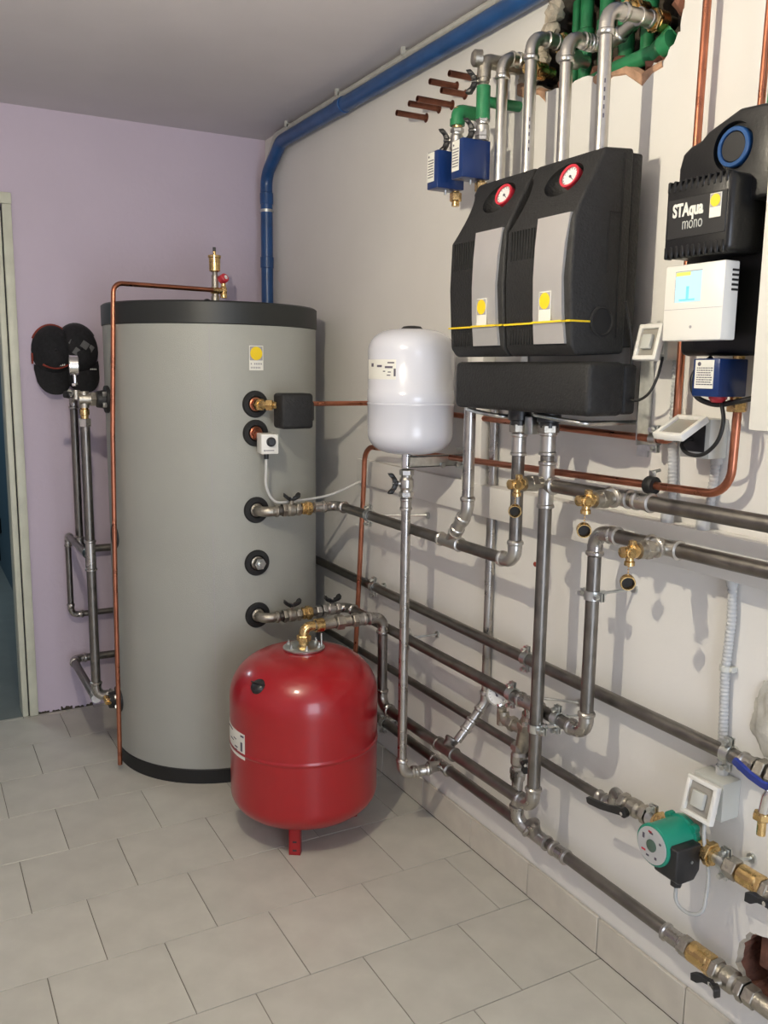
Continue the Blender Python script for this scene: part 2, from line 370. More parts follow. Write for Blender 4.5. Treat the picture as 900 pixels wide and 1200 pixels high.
def text_mesh(parent, s, O, ux, uz, size, m, name='lettering', bold=.0, sx=1.0):
    c = bpy.data.curves.new(name, 'FONT'); c.body = s; c.size = size; c.extrude = .0006; c.offset = bold; c.align_x = 'CENTER'; c.align_y = 'CENTER'
    t = bpy.data.objects.new(name, c); COL.objects.link(t); bpy.context.view_layer.update()
    dg = bpy.context.evaluated_depsgraph_get(); me = bpy.data.meshes.new_from_object(t.evaluated_get(dg)); bpy.data.objects.remove(t)
    ux = V(ux).normalized(); uz = V(uz).normalized(); n = ux.cross(uz); R = Matrix((ux, uz, n)).transposed().to_4x4(); base = V(parent['_b'])
    me.transform(Matrix.Translation(V(O) - base) @ R @ Matrix.Diagonal((sx, 1, 1, 1))); me.materials.clear(); me.materials.append(m)
    o = bpy.data.objects.new(name, me); COL.objects.link(o); o.parent = parent; o['_b'] = tuple(base); return o
X_, Y_, Z_ = V((1, 0, 0)), V((0, 1, 0)), V((0, 0, 1))

# ================================================================== SETTING
H = 2.58; XL = -3.3; YF = -5.6
def slab(name, m, *a): b = MB(); b.boxx(*a); return struct(b.build(name, m))
# floor with its tiles
fl = slab('floor', m_grout, XL, 0.15, YF, 0.14, -.06, -.0025)
TS = .3; TD = .3012; cache = {}
def tile_mesh(w_, d_):
    k = (round(w_, 3), round(d_, 3))
    if k not in cache:
        g = .0012; c = .0011; hx = w_ / 2 - g; hy = d_ / 2 - g
        vs = [(-hx, -hy, -.008), (hx, -hy, -.008), (hx, hy, -.008), (-hx, hy, -.008), (-hx, -hy, -c), (hx, -hy, -c), (hx, hy, -c), (-hx, hy, -c), (-hx + c, -hy + c, 0), (hx - c, -hy + c, 0), (hx - c, hy - c, 0), (-hx + c, hy - c, 0)]
        fs = [(3, 2, 1, 0)] + [(i, (i + 1) % 4, 4 + (i + 1) % 4, 4 + i) for i in range(4)] + [(4 + i, 4 + (i + 1) % 4, 8 + (i + 1) % 4, 8 + i) for i in range(4)] + [(8, 9, 10, 11)]
        me = bpy.data.meshes.new('tile'); me.from_pydata(vs, [], fs); me.materials.append(m_tile); cache[k] = me
    return cache[k]
row = 0; y1 = -.002
while y1 > YF + .02:
    y0 = max(-.0276 - (row) * TD, YF) if row or True else y1
    off = 0 if row % 2 == 1 else .5
    if row == 0: off = .5
    x = -.7203 + off * TS
    while x > XL: x -= TS
    edges = []
    while x < -.011:
        a = max(x, XL + .001); b_ = min(x + TS, -.011)
        if b_ - a > .02: edges.append((a, b_))
        x += TS
    for a, b_ in edges:
        o = bpy.data.objects.new('tile', tile_mesh(b_ - a, y1 - y0)); COL.objects.link(o); o.parent = fl
        o.location = ((a + b_) / 2, (y0 + y1) / 2, random.uniform(0, .0004))
    y1 = y0; row += 1
# walls -------------------------------------------------------------
def holed_wall(name, m, y0, y1, z0, z1, holes, xq=0.0):
    bm = bmesh.new(); E = []
    def loop(pts):
        vs = [bm.verts.new((xq, p[0], p[1])) for p in pts]; E.extend(bm.edges.new((vs[i], vs[(i + 1) % len(vs)])) for i in range(len(vs)))
    loop([(y0, z0), (y1, z0), (y1, z1), (y0, z1)])
    for h in holes: loop(h)
    bmesh.ops.triangle_fill(bm, edges=E, use_beauty=True, normal=(-1, 0, 0))
    me = bpy.data.meshes.new(name); bm.to_mesh(me); bm.free(); me.materials.append(m)
    o = bpy.data.objects.new(name, me); COL.objects.link(o); o['_b'] = (0, 0, 0); return struct(o)
def rough(poly, n=5, amp=.006, seed=1):
    rnd = random.Random(seed); out = []
    for i in range(len(poly)):
        a = V(poly[i]); b_ = V(poly[(i + 1) % len(poly)])
        for k in range(n): p = a.lerp(b_, k / n); out.append((p.x + rnd.uniform(-amp, amp), p.y + rnd.uniform(-amp, amp)))
    return out
top_hole = rough([(-2.07, 2.50), (-2.035, 2.468), (-2.02, 2.43), (-1.985, 2.385), (-1.93, 2.345), (-1.925, 2.325), (-1.985, 2.30), (-2.05, 2.275), (-2.125, 2.262), (-2.16, 2.27), (-2.23, 2.262),
                  (-2.29, 2.262), (-2.345, 2.258), (-2.40, 2.225), (-2.43, 2.232), (-2.462, 2.235), (-2.485, 2.262), (-2.51, 2.292), (-2.515, 2.33), (-2.50, 2.39), (-2.48, 2.47), (-2.40, 2.52), (-2.22, 2.525)], 4, .005, 4)
low_hole = rough([(-2.845, .300), (-2.87, .340), (-2.90, .352), (-2.95, .345), (-3.02, .33), (-3.06, .27), (-3.03, .20), (-2.96, .185), (-2.89, .19), (-2.86, .215), (-2.842, .25)], 4, .004, 9)
wr = holed_wall('wall_right', m_wallR, YF, .0, 0, H, [top_hole, low_hole])
def cavity(poly, depth, lip, seed, mback):
    rnd = random.Random(seed); n = len(poly); c = sum((V(p) for p in poly), V((0, 0))) / n
    def ring(x, sc_, amp): return [V((x + rnd.uniform(-amp, amp) * .5, c.x + (p[0] - c.x) * sc_ + rnd.uniform(-amp, amp), c.y + (p[1] - c.y) * sc_ + rnd.uniform(-amp, amp))) for p in poly]
    r0 = [V((0, p[0], p[1])) for p in poly]; r1 = ring(.012, 1 - lip, .002); r2 = ring(.03, 1 - lip * 1.1, .005); r3 = ring(depth * .7, 1.0, .006); r4 = ring(depth, .97, .006)
    b = MB(); b.sweep([r0, r1], False); pl = b.build('plaster_edge', m_rubble, wr)
    b = MB(); b.sweep([r1, r2, r3, r4], False); b.add(r4 + [V((depth, c.x, c.y))], [(i, (i + 1) % n, n) for i in range(n)]); b.build('cavity', mback, wr)
cavity(top_hole, .14, .045, 5, m_cavity); cavity(low_hole, .09, .06, 6, m_brick)
# lumps of broken masonry in the two openings
def lumps(name, spots, m, seed, label=None):
    rnd = random.Random(seed)
    for (x, y, z, s) in spots:
        b = MB(); bm = bmesh.new(); bmesh.ops.create_icosphere(bm, subdivisions=2, radius=s)
        for q in bm.verts: q.co = q.co * rnd.uniform(.72, 1.15)
        b.addbm(bm, None, (x, y, z)); o = b.build(name, m, wr, 25)
lumps('broken_masonry', [(.018, -2.045, 2.47, .028), (.02, -2.03, 2.43, .026), (.02, -1.99, 2.40, .024), (.02, -2.06, 2.50, .03), (.025, -2.00, 2.37, .022), (.03, -1.96, 2.34, .02)], m_rubble, 1)
def lip(i, pts, m, seed):
    rnd = random.Random(seed); b = MB(); n = len(pts); out = [V((-.0035, y, z - rnd.uniform(.012, .03))) for y, z in pts]; inn = [V((.006, y, z + .004)) for y, z in pts]; mid = [V((-.0045, y, z - .004)) for y, z in pts]
    base = [V((.001, p.y, p.z - .004)) for p in out]
    b.add(base + out + mid + inn, [(k * n + i_, k * n + i_ + 1, (k + 1) * n + i_ + 1, (k + 1) * n + i_) for k in range(3) for i_ in range(n - 1)]); b.build('chipped_plaster', m, wr, 25)
m_terra = mat('chipped terracotta render', (.50, .30, .19), .95, noise=.4, nscale=30, bump=1, bscale=60)
lip(0, [(-2.235 - .022 * k, 2.262 - .0 * k) for k in range(5)] + [(-2.345, 2.258), (-2.37, 2.244), (-2.40, 2.225), (-2.43, 2.232), (-2.462, 2.235)], m_terra, 1)
lip(1, [(-1.925, 2.325), (-1.955, 2.312), (-1.985, 2.30), (-2.02, 2.287), (-2.05, 2.275)], m_terra, 2)
lumps('broken_masonry', [(.02, -2.10, 2.275, .022), (.02, -2.30, 2.27, .022), (.02, -2.36, 2.262, .024), (.02, -2.415, 2.245, .024), (.03, -2.45, 2.26, .024), (.03, -2.49, 2.35, .03), (.05, -2.2, 2.28, .03)], m_brick, 2)
b = MB()
for k, (y, z, h_) in enumerate([(-2.895, .30, .075), (-2.925, .285, .09), (-2.965, .285, .08)]): b.box((.045, y, z), (.05, .022, h_), None, .004)
plabel(b.build('hollow_brick', m_brick, wr), 'broken ribs of a red hollow brick')
b = MB(); b.cyl((.04, -2.99, .30), (.04, -2.99, .22), .012); b.build('buried_pipe', m_green, wr)
# back wall, with the door opening on its left (opening from x=-2.05 to -1.19)
bw = MB(); bw.boxx(-1.142, .0, 0, .12, 0, H); bw.boxx(-2.12, -1.142, 0, .12, 2.19, H); bw.boxx(XL, -2.12, 0, .12, 0, H); bwo = struct(bw.build('wall_back', m_wallB))
for k, (x, w_, h_) in enumerate([(-1.085, .05, .010), (-1.03, .035, .007), (-.985, .05, .016), (-.93, .04, .010), (-.885, .03, .014)]):
    b = MB(); rnd = random.Random(k); n = 9
    top = [V((x - w_ / 2 + w_ * i / n, -.0006, h_ * rnd.uniform(.45, 1.15))) for i in range(n + 1)]
    b.prism([V((x + w_ / 2, -.0006, 0)), V((x - w_ / 2, -.0006, 0))] + top, (0, -.0006, 0), (0, .0006, 0)); b.build('bare_plaster', m_cavity, bwo)
wl = slab('wall_left', m_wallX, XL - .1, XL, YF, .12, 0, H)
ce = slab('ceiling', m_ceil, XL - .1, .0, YF - .1, .12, H, H + .1)
# wall behind the photographer, with a window opening
wf = MB(); wf.boxx(XL, -1.8, YF - .12, YF, 0, H); wf.boxx(-.5, 0, YF - .12, YF, 0, H); wf.boxx(-1.8, -.5, YF - .12, YF, 0, .05); wf.boxx(-1.8, -.5, YF - .12, YF, 2.1, H)
struct(wf.build('wall_front', m_wallX))
b = MB()
for a in ((-1.8, -1.75, .05, 2.1), (-.55, -.5, .05, 2.1), (-1.8, -.5, .05, .12), (-1.8, -.5, 2.05, 2.1), (-1.175, -1.125, .05, 2.1)): b.boxx(a[0], a[1], YF - .08, YF - .03, a[2], a[3])
struct(b.build('window_1', m_whitep))
# room beyond the doorway
nr = MB(); nr.boxx(-.965, -.86, .12, 4.2, 0, H); struct(nr.build('wall_beyond_right', m_teal)); 
nr = MB(); nr.boxx(-3.0, -.86, 4.1, 4.2, 0, H); struct(nr.build('wall_beyond_back', m_teal))
nr = MB(); nr.boxx(-3.1, -3.0, .12, 4.2, 0, H); struct(nr.build('wall_beyond_left', m_teal))
slab('ceiling_beyond', m_ceil, -3.1, -.86, .12, 4.2, H, H + .1)
m_floor2 = mat('grey floor beyond', (.17, .19, .18), .45, noise=.1, nscale=8)
slab('floor_beyond', m_floor2, -3.1, -.86, .13, 4.2, -.06, -.001)
b = MB(); b.boxx(-2.12, -1.15, -.0, .13, -.06, -.0005); struct(b.build('trim_1', m_floor2)); 
light('far_room_fill', 'AREA', (-2.2, 2.2, 2.5), 26, (.75, .9, 1.0), size=.6)  # added fill light with no visible fixture, brightens the teal room
# door frame
fr = MB(); fr.boxx(-1.143, -1.107, -.018, .0, 0, 2.19, .004); f0 = struct(fr.build('door_1', m_paintedwood))
for (x0, x1, yy0, yy1, z0, z1, nm) in ((-1.172, -1.148, -.010, .11, 0, 2.165, 'jamb'), (-2.12, -1.172, .0, .11, 2.125, 2.165, 'head_jamb'), (-2.17, -1.105, -.018, 0, 2.19, 2.235, 'head_trim'), (-2.17, -2.11, -.018, 0, 0, 2.19, 'left_trim'), (-2.11, -2.07, -.004, .11, 0, 2.165, 'jamb')):
    b = MB(); b.boxx(x0, x1, yy0, yy1, z0, z1, .004); b.build(nm, m_paintedwood, f0)
b = MB(); b.boxx(-1.149, -1.142, .0, .11, 0, 2.18); b.build('gap_shade', m_dark, f0)  # dark strip painting in the shade of the gap between trim and jamb
# skirting tiles
sk = MB(); sk.boxx(-.007, 0, YF, -.0, .0, .100); sko = struct(sk.build('baseboard_right', m_grout))
y = -.02; k = 0
while y > YF + .02:
    y2 = max(y - .3, YF); b = MB(); t = random.uniform(.0, .003)
    b.boxx(-.0115 - t * .5, -.002, y2 + .0012, y - .0012, .001, .104 + t, .0015, 1); b.build('skirting_tile', m_skirt, sko); y = y2
# plastered ledge with the conduits and pipe behind it
b = MB(); b.boxx(-.022, .0, -1.83, -1.00, 1.108, 1.203, .003); struct(b.build('trim_2', m_wallR))
b = MB(); b.boxx(-.048, .0, YF, -1.80, 1.112, 1.206, .004); b.boxx(-.045, 0, -1.862, -1.80, 1.2, 1.62, .003); struct(b.build('trim_3', m_wallR))
b = MB(); b.lathe((-.0035, -2.082, 1.002), X_, [(0, .0045), (.0035, .0075)], 12); tag(b.build('wall_plug', m_capred), 'small red wall plug in the cream wall left of the tall station riser', 'wall plug')
# rough plaster patch at the right
b = MB(); bm = bmesh.new(); bmesh.ops.create_icosphere(bm, subdivisions=4, radius=1); rnd = random.Random(3)
from mathutils import noise as mn
for q in bm.verts:
    n_ = 1 + .28 * mn.noise(q.co * 2.3) + .10 * mn.noise(q.co * 7); q.co = V((min(0, q.co.x) * .014 * n_, q.co.y * .05 * n_, q.co.z * .085 * n_))
b.addbm(bm, None, (-.0005, -2.885, .83)); tag(b.build('plaster_patch', m_foil), 'rough lump of unpainted plaster on the wall at the right edge of the frame', 'plaster')

# ================================================================== PENDANT LAMP (just outside the frame, its light is what casts the shadows)
t = thing('pendant_lamp', 'bare warm bulb hanging from the ceiling on a short cord', 'lamp', LAMP + V((0, 0, .02)))
b = MB(); b.cyl(LAMP + V((0, 0, .10)), (LAMP.x, LAMP.y, H), .003, None, 8); b.build('cord', m_cable_b, t)
b = MB(); b.lathe(LAMP + V((0, 0, .05)), Z_, [(0, .014), (.02, .019), (.05, .019), (.056, .008)], 18); b.build('socket', m_black, t)
b = MB(); b.lathe(LAMP + V((0, 0, .062)), -Z_, [(0, .012), (.012, .013), (.02, .013)], 18); b.build('bulb_cap', m_zinc, t)
b = MB(); b.ball(LAMP, BR, seg=24); b.build('bulb', m_bulb, t)
bl = MB(); bl.lathe((LAMP.x, LAMP.y, H), -Z_, [(0, .04), (.015, .04), (.03, .01)], 20); bl.build('ceiling_rose', m_whitep, t)

# ================================================================== BLUE PIPE + WHITE PIPE IN THE CORNER
t = thing('soil_pipe', 'thick blue painted pipe rising in the corner then running under the ceiling', 'pipe', (-.042, -.12, .0))
bent(t, [(-.042, -.12, .02), (-.042, -.12, 2.40), (-.042, -.30, 2.508), (-.045, -3.9, 2.506)], .027, .09, m_bluepipe, n=24)
for p, d in (((-.042, -.12, 2.02), Z_), ((-.042, -.12, 2.30), Z_), ((-.044, -.9, 2.507), Y_)):
    b = MB(); b.lathe(V(p) - d * .025, d, [(0, .028), (.002, .030), (.048, .030), (.05, .028)], 24); b.build('coupling', m_bluepipe, t)
b = MB(); b.lathe((-.042, -.12, 2.29 - .05), Z_, [(0, .031), (.012, .031)], 24); b.build('pipe_clip', m_zinc, t)
t = thing('white_pipe', 'thin white painted pipe clipped above the blue pipe', 'pipe', (-.02, -.02, 0.0))
bent(t, [(-.020, -.022, .02), (-.020, -.022, 2.40), (-.024, -.19, 2.558), (-.028, -3.9, 2.560)], .0115, .05, m_pipewhite)
for yy in (-.35, -.85, -1.35, -1.85, -2.4):
    b = MB(); b.lathe((-.0265, yy - .006, 2.559), Y_, [(0, .014), (.012, .014)], 14); b.box((-.04, yy, 2.568), (.012, .012, .024)); b.build('pipe_clip', m_pipewhite, t)

# ================================================================== BUFFER TANK
TC = V((-.471, -.625, 0)); TR = .406; TH = 1.772
t = thing('storage_tank', 'tall round hot water tank in a grey jacket with a black rim', 'tank', TC)
b = MB(); b.lathe(TC + V((0, 0, .055)), Z_, [(0, TR - .004), (.002, TR), (TH - .133, TR), (TH - .131, TR - .002)], 96); b.build('jacket', m_jacket, t)
b = MB(); b.lathe(TC, Z_, [(0, TR - .02), (.0, TR + .001), (.054, TR + .003), (.058, TR)], 96); b.build('base_rim', m_rubber, t)
b = MB(); b.lathe(TC + V((0, 0, TH - .08)), Z_, [(0, TR + .001), (.003, TR + .004), (.074, TR + .004), (.08, TR - .004), (.078, TR - .03)], 96); b.build('top_rim', m_lid, t)
def onT(a, z, e=0): a = math.radians(a); return TC + V((math.cos(a) * (TR + e), math.sin(a) * (TR + e), z))
b = MB(); aS = -108.8; n_ = onT(aS, 0) - TC; tt = V((-n_.y, n_.x, 0)).normalized()
b.box(onT(aS, .87, .0003), (.0015, .0025, 1.62), Matrix((n_.normalized(), tt, Z_)).transposed()); b.build('jacket_seam', m_greyprint, t)
sl = onT(-85.5, 1.578, .0015); un = (V((sl.x, sl.y, 0)) - TC).normalized(); sun_label(t, sl, V((-un.y, un.x, 0)), Z_, .054, .086)
ports = [(1.416, 'a'), (1.313, 'b'), (1.034, 'c'), (.838, 'd'), (.640, 'e')]; PX = -.445
for z, k in ports:
    c = V((PX, -1.028, z)); n_ = V((0.06, -1, 0)).normalized(); b = MB()
    b.lathe(c - n_ * .006, n_, [(0, .048), (.012, .048), (.016, .045), (.017, .030), (.010, .024), (.008, .0)], 32, False); p = b.build('port_collar', m_rubber, t)
    b = MB(); b.lathe(c - n_ * .004, n_, [(0, .024), (.014, .024), (.016, .020)], 24); hexn(b, c + n_ * .016, n_, .021, .014); b.build('port_nut', m_copper if k in 'ab' else m_fit, p, 25)
    if k == 'd': b = MB(); hexn(b, c + n_ * .028, n_, .022, .018); b.cyl(c + n_ * .03, c + n_ * .046, .009, None, 14); b.build('plug', m_zinc, p, 25)
for z in (1.422, .252):       # black flanged ports on the left side
    c = V((TC.x - TR, TC.y + .0, z)); b = MB(); b.lathe(c + V((.01, -.01, 0)), -X_, [(0, .052), (.02, .050), (.022, .035), (.05, .03)], 28); p = b.build('side_flange', m_rubber, t)
    b = MB()
    for s_ in (-1, 1):
        for q in (-1, 1): hexn(b, c + V((-.016, -.01 + .030 * s_, .020 * q)), -X_, .010, .016)
    b.build('flange_bolt', m_zinc, p, 25)
b = MB(); b.lathe((TC.x - TR + .012, TC.y - .03, .905), -X_, [(0, .05), (.014, .048), (.018, .03)], 28); b.build('side_port', m_rubber, t)

# air vent + safety valve on top of the tank
P = V((-.455, -.63, 1.755)); t = thing('air_vent_assembly', 'brass automatic air vent with red safety valve on the tank top', 'valve', P)
b = MB(); b.lathe(P, Z_, [(0, .02), (.02, .02), (.022, .016), (.06, .016), (.062, .013), (.14, .013), (.142, .010), (.157, .010)], 18); hexn(b, P + V((0, 0, .035)), Z_, .022, .018); b.build('stem_pipe', m_fit, t, 30)
b = MB(); b.lathe(P + V((0, 0, .152)), Z_, [(0, .012), (.004, .021), (.052, .022), (.054, .025), (.062, .025), (.064, .020), (.066, .006), (.078, .006)], 24); v_ = b.build('air_vent', m_brass, t, 30)
b = MB(); b.cyl(P + V((0, 0, .226)), P + V((0, 0, .245)), .006, None, 10); b.build('vent_cap', m_black, v_)
b = MB(); q = P + V((.03, -.012, .0)); b.lathe(q + V((0, 0, .055)), Z_, [(0, .013), (.04, .012), (.045, .009), (.055, .009)], 16); b.cyl(P + V((-.02, -.01, .082)), q + V((.01, 0, .082)), .012); sv = b.build('safety_valve', m_brass, t, 30)
b = MB(); d = V((.35, -.75, .3)).normalized(); b.lathe(q + V((0, 0, .128)) - d * .015, d, [(0, .012), (.003, .018), (.026, .018), (.03, .014)], 12); b.build('red_knob', m_redp, sv, 30)
b = MB(); b.lathe(q + V((0, 0, .128)) + d * .0152, d, [(0, .008), (.001, .008)], 12); b.build('knob_disc', m_dial, sv)
b = MB(); b.ball(P + V((-.035, -.01, .03)), .02, (1, .8, 1)); b.build('black_cap', m_black, t)
# copper discharge pipe
t = thing('discharge_pipe', 'long thin copper pipe from the tank top down its left side to the floor', 'pipe', (-.905, -.745, 0))
bent(t, [(-.47, -.645, 1.838), (-.862, -.735, 1.836), (-.886, -.745, 1.30), (-.897, -.745, .75), (-.905, -.745, .03)], .0088, .035, m_copper, n=14)

# ================================================================== PIPEWORK: left of the tank, behind it
G_PIPE = None
t = thing('return_pipe', 'upper long steel pipe from behind the tank to the blue lever at the right edge', 'pipe', (-.05, -1.8, .741))
pipe_run(t, [(-.94, -.60, 1.42), (-.905, -.055, 1.42), (-.905, -.055, .745), (-.20, -.055, .743), (-.047, -.24, .742), (-.047, -3.4, .740)], .0165, m_steel2, m_steel)
clamp(t, (-.047, -2.12, .741), Y_, .0165, (0, -2.135, .745)); clamp(t, (-.047, -2.815, .741), Y_, .0165, (0, -2.90, .735)); clamp(t, (-.047, -1.2, .741), Y_, .0165, (0, -1.2, .741))
coupling(t, (-.05, -2.872, .741), Y_, .0165, m_steel, .04); nut(t, (-.05, -2.905, .741), Y_, .025, .022, m_fit)
valve(t, (-.05, -2.975, .741), Y_, (-1, 0, -.35), .0185, m_fit, .10, style=V((-.01, .095, .045)), hm=m_bluelever, hname='blue_lever')
# bibcock under it
b = MB(); b.tube(fillet([(-.07, -3.0, .735), (-.095, -2.955, .735), (-.095, -2.945, .665)], .03), .011, 14); b.build('tap_spout', m_chrome, t)
b = MB(); hexn(b, (-.095, -2.945, .672), Z_, .019, .014); b.cyl((-.095, -2.945, .668), (-.095, -2.945, .632), .009, None, 14); plabel(b.build('hose_tail', m_brass, t, 25), 'brass tip of the tap')

t = thing('thin_return_pipe', 'thinner steel pipe low on the wall running to the black lever valve', 'pipe', (-.045, -1.6, .462))
pipe_run(t, [(-.955, -.56, .815), (-.955, -.06, .815), (-.955, -.06, .455), (-.20, -.055, .455), (-.045, -.24, .455), (-.045, -2.46, .470)], .0128, m_steel2, m_steel)
coupling(t, (-.045, -2.445, .470), Y_, .0128, m_steel, .03)
t = thing('pump_pipe', 'fittings of the pump line low on the wall, brass unions and wing valve', 'pipe', (-.07, -2.7, .51))
bent(t, [(-.045, -2.46, .470), (-.045, -2.485, .471), (-.05, -2.492, .512), (-.07, -2.54, .512)], .0135, .02, m_steel, name='swan_neck')
valve(t, (-.070, -2.582, .512), Y_, (-1, 0, -.1), .0155, m_fit, .085, style=V((.012, .125, -.022)), hname='black_lever')
b = MB(); b.lathe((-.07, -2.655, .512), -Y_, [(0, .012), (.03, .012)], 16); b.build('nipple', m_zinc, t)
clamp(t, (-.07, -2.640, .512), Y_, .014, None, e=V((0, 0, 1))); union_(t, (-.07, -2.668, .513), -Y_, .0185, m_brass, .034)
union_(t, (-.07, -2.800, .512), -Y_, .017, m_brass, .04)
b = MB(); b.lathe((-.07, -2.815, .511), -Y_, [(0, .012), (.05, .012)], 16); b.build('nipple', m_zinc, t)
clamp(t, (-.07, -2.848, .511), Y_, .014, (0, -2.86, .511), e=V((0, 0, 1)))
nut(t, (-.07, -2.868, .510), Y_, .024, .03, m_fit)
b = MB(); b.lathe((-.07, -2.883, .509), -Y_, [(0, .016), (.006, .0215), (.048, .0215), (.054, .017)], 24); hexn(b, (-.07, -2.935, .508), Y_, .0225, .018); b.build('check_valve', m_brass, t, 25)
b = MB(); b.lathe((-.07, -2.94, .507), -Y_, [(0, .014), (.02, .014)], 16); hexn(b, (-.07, -2.962, .507), Y_, .021, .016); b.build('nipple', m_fit, t, 25)
valve(t, (-.07, -2.985, .505), Y_, (-1, .1, .05), .0165, m_fit, .08, style='wing')
b = MB(); b.cyl((-.07, -3.03, .505), (-.07, -3.5, .505), .014); b.build('pipe_section', m_steel2, t)

t = thing('bottom_pipe', 'lowest steel pipe just above the skirting, ending at the broken hole', 'pipe', (-.05, -1.8, .243))
pipe_run(t, [(-.957, -.58, .250), (-.957, -.055, .250), (-.20, -.055, .245), (-.047, -.24, .243), (-.047, -2.70, .243)], .0165, m_steel2, m_steel)
clamp(t, (-.05, -1.3, .243), Y_, .0165, (0, -1.3, .243))
tee(t, (-.05, -1.695, .243), Y_, (-1, .1, -.05), .0165, m_steel)
tee(t, (-.05, -2.20, .243), Y_, (-.4, .0, 1), .0165, m_steel); coupling(t, (-.05, -2.30, .243), Y_, .0165, m_steel)
coupling(t, (-.05, -2.71, .243), Y_, .017, m_steel); nut(t, (-.05, -2.745, .243), Y_, .024, .025, m_fit)
b = MB(); b.lathe((-.05, -2.757, .243), -Y_, [(0, .018), (.006, .0245), (.055, .0245), (.062, .019)], 24); hexn(b, (-.05, -2.815, .242), Y_, .0255, .018); b.build('check_valve', m_brass, t, 25)
b = MB(); b.lathe((-.05, -2.822, .242), -Y_, [(0, .016), (.02, .016)], 16); b.build('nipple', m_fit, t)
valve(t, (-.05, -2.868, .241), Y_, (-1, .35, -.1), .0185, m_fit, .085, style='wing')
nut(t, (-.05, -2.925, .240), Y_, .024, .026, m_fit)
bent(t, [(-.05, -2.935, .240), (-.05, -3.0, .239), (.06, -3.01, .239)], .019, .04, m_fit, name='elbow')
b = MB(); b.lathe((-.015, -3.008, .239), X_, [(0, .022), (.0, .027), (.012, .027), (.012, .02)], 20); b.build('wall_flange', m_zinc, t)

t = thing('left_riser', 'vertical steel riser with pressure gauge left of the tank', 'pipe', (-.957, -.605, .26))
b = MB(); b.cyl((-.957, -.605, .29), (-.957, -.605, 1.32), .0175); b.build('pipe_section', m_steel2, t)
tee(t, (-.957, -.605, .83), Z_, (0, 1, 0), .0175, m_steel, .12)
elbow(t, (-.957, -.605, .265), (0, 0, -1), (1, 0, 0), .0175, m_steel); b = MB(); b.cyl((-.957, -.60, .255), (-.957, -.55, .252), .019); b.cyl((-.93, -.605, .262), (-.91, -.61, .258), .0185); b.build('pipe_section', m_steel, t)
b = MB(); b.lathe((-.925, -.625, .262), (.1, -1, -.2), [(0, .012), (.02, .012), (.022, .015), (.034, .015), (.036, .007), (.045, .007)], 14); b.build('drain_cock', m_brass, t, 30)
nut(t, (-.957, -.605, 1.335), Z_, .023, .03, m_bright); b = MB(); b.lathe((-.957, -.605, 1.35), Z_, [(0, .014), (.012, .014), (.014, .018), (.034, .018), (.036, .014), (.05, .014)], 18); b.build('union', m_brass, t, 30)
b = MB(); b.cyl((-.975, -.605, 1.422), (-.91, -.61, 1.422), .0225); b.lathe((-.957, -.605, 1.39), Z_, [(0, .018), (.06, .018)], 18); b.cyl((-.985, -.605, 1.422), (-.985, -.605, 1.455), .016); hexn(b, (-.925, -.608, 1.422), X_, .028, .02); b.build('cross_fitting', m_fit, t, 30)
gauge(t, (-1.004, -.612, 1.545), (-1, .12, 0), .036, (-.985, -.605, 1.47), depth=.032)
b = MB(); b.lathe((-1.0, -.615, 1.435), (-1, -.5, .2), [(0, .008), (.012, .008), (.013, .013), (.03, .013)], 14); b.build('bleed_cap', m_black, t, 30)
b = MB(); b.lathe((-1.005, -.625, 1.443), (-1, -.5, .2), [(0, .0145), (.008, .0145)], 14); b.build('chrome_ring', m_chrome, t)

# ================================================================== PIPEWORK: tank to wall
hx = -.147
t = thing('flow_pipe', 'steel pipe from the middle tank port along the wall and up to the pump station', 'pipe', (-.435, -1.09, 1.034))
pipe_run(t, [(PX, -1.045, 1.034), (PX, -1.092, 1.034), (hx, -1.092, 1.041), (hx, -2.178, 1.041), (hx, -2.178, 1.40)], .0168, m_steel2, m_steel, elbows={1: m_fit, 4: m_steel, 3: m_bright})
valve(t, (-.335, -1.092, 1.037), X_, (0, -.2, 1), .0175, m_fit, .07, hl=.030)
union_(t, (-.275, -1.092, 1.038), X_, .0168, m_brass, .04); coupling(t, (-.225, -1.092, 1.039), X_, .0168, m_bright, .045)
clamp(t, (hx, -1.345, 1.041), Y_, .0168, (0, -1.50, 1.055)); tee(t, (hx, -1.865, 1.041), Y_, (0, -.62, .78), .0168, m_bright, .11, .045)
coupling(t, (hx, -2.178, 1.355), Z_, .0168, m_bright); nut(t, (hx, -2.178, 1.398), Z_, .026, .022, m_fit)
t = thing('branch_pipe', 'vertical steel pipe joining the flow pipe through a slanted fitting beside the white vessel', 'pipe', (hx, -1.95, 1.15))
pipe_run(t, [(hx, -1.89, 1.073), (hx, -1.95, 1.148), (hx, -1.95, 1.47)], .0168, m_steel, m_bright)
coupling(t, (hx, -1.912, 1.10), (0, -.62, .78), .0168, m_bright, .045)

t = thing('return_header', 'steel pipe from the lowest tank port along the wall, then rising and leaving right', 'pipe', (-.445, -1.09, .64))
pipe_run(t, [(PX, -1.045, .640), (PX, -1.092, .640), (-.105, -1.092, .645), (-.105, -2.437, .650), (-.105, -2.437, 1.165), (-.105, -3.4, 1.172)], .0168, m_steel2, m_steel, elbows={1: m_fit})
valve(t, (-.335, -1.092, .641), X_, (0, -.2, 1), .0175, m_fit, .07, hl=.032)
union_(t, (-.275, -1.092, .642), X_, .0168, m_brass, .04); nut(t, (-.225, -1.092, .643), X_, .022, .02, m_bright); valve(t, (-.175, -1.092, .644), X_, (0, -.35, 1), .0168, m_bright, .07, hl=.032)
clamp(t, (-.105, -2.135, .650), Y_, .0168, (0, -2.30, .665)); clamp(t, (-.105, -2.330, .650), Y_, .0168, (0, -2.34, .650)); clamp(t, (-.105, -2.437, 1.008), Z_, .0168, (0, -2.47, 1.020), e=Y_)
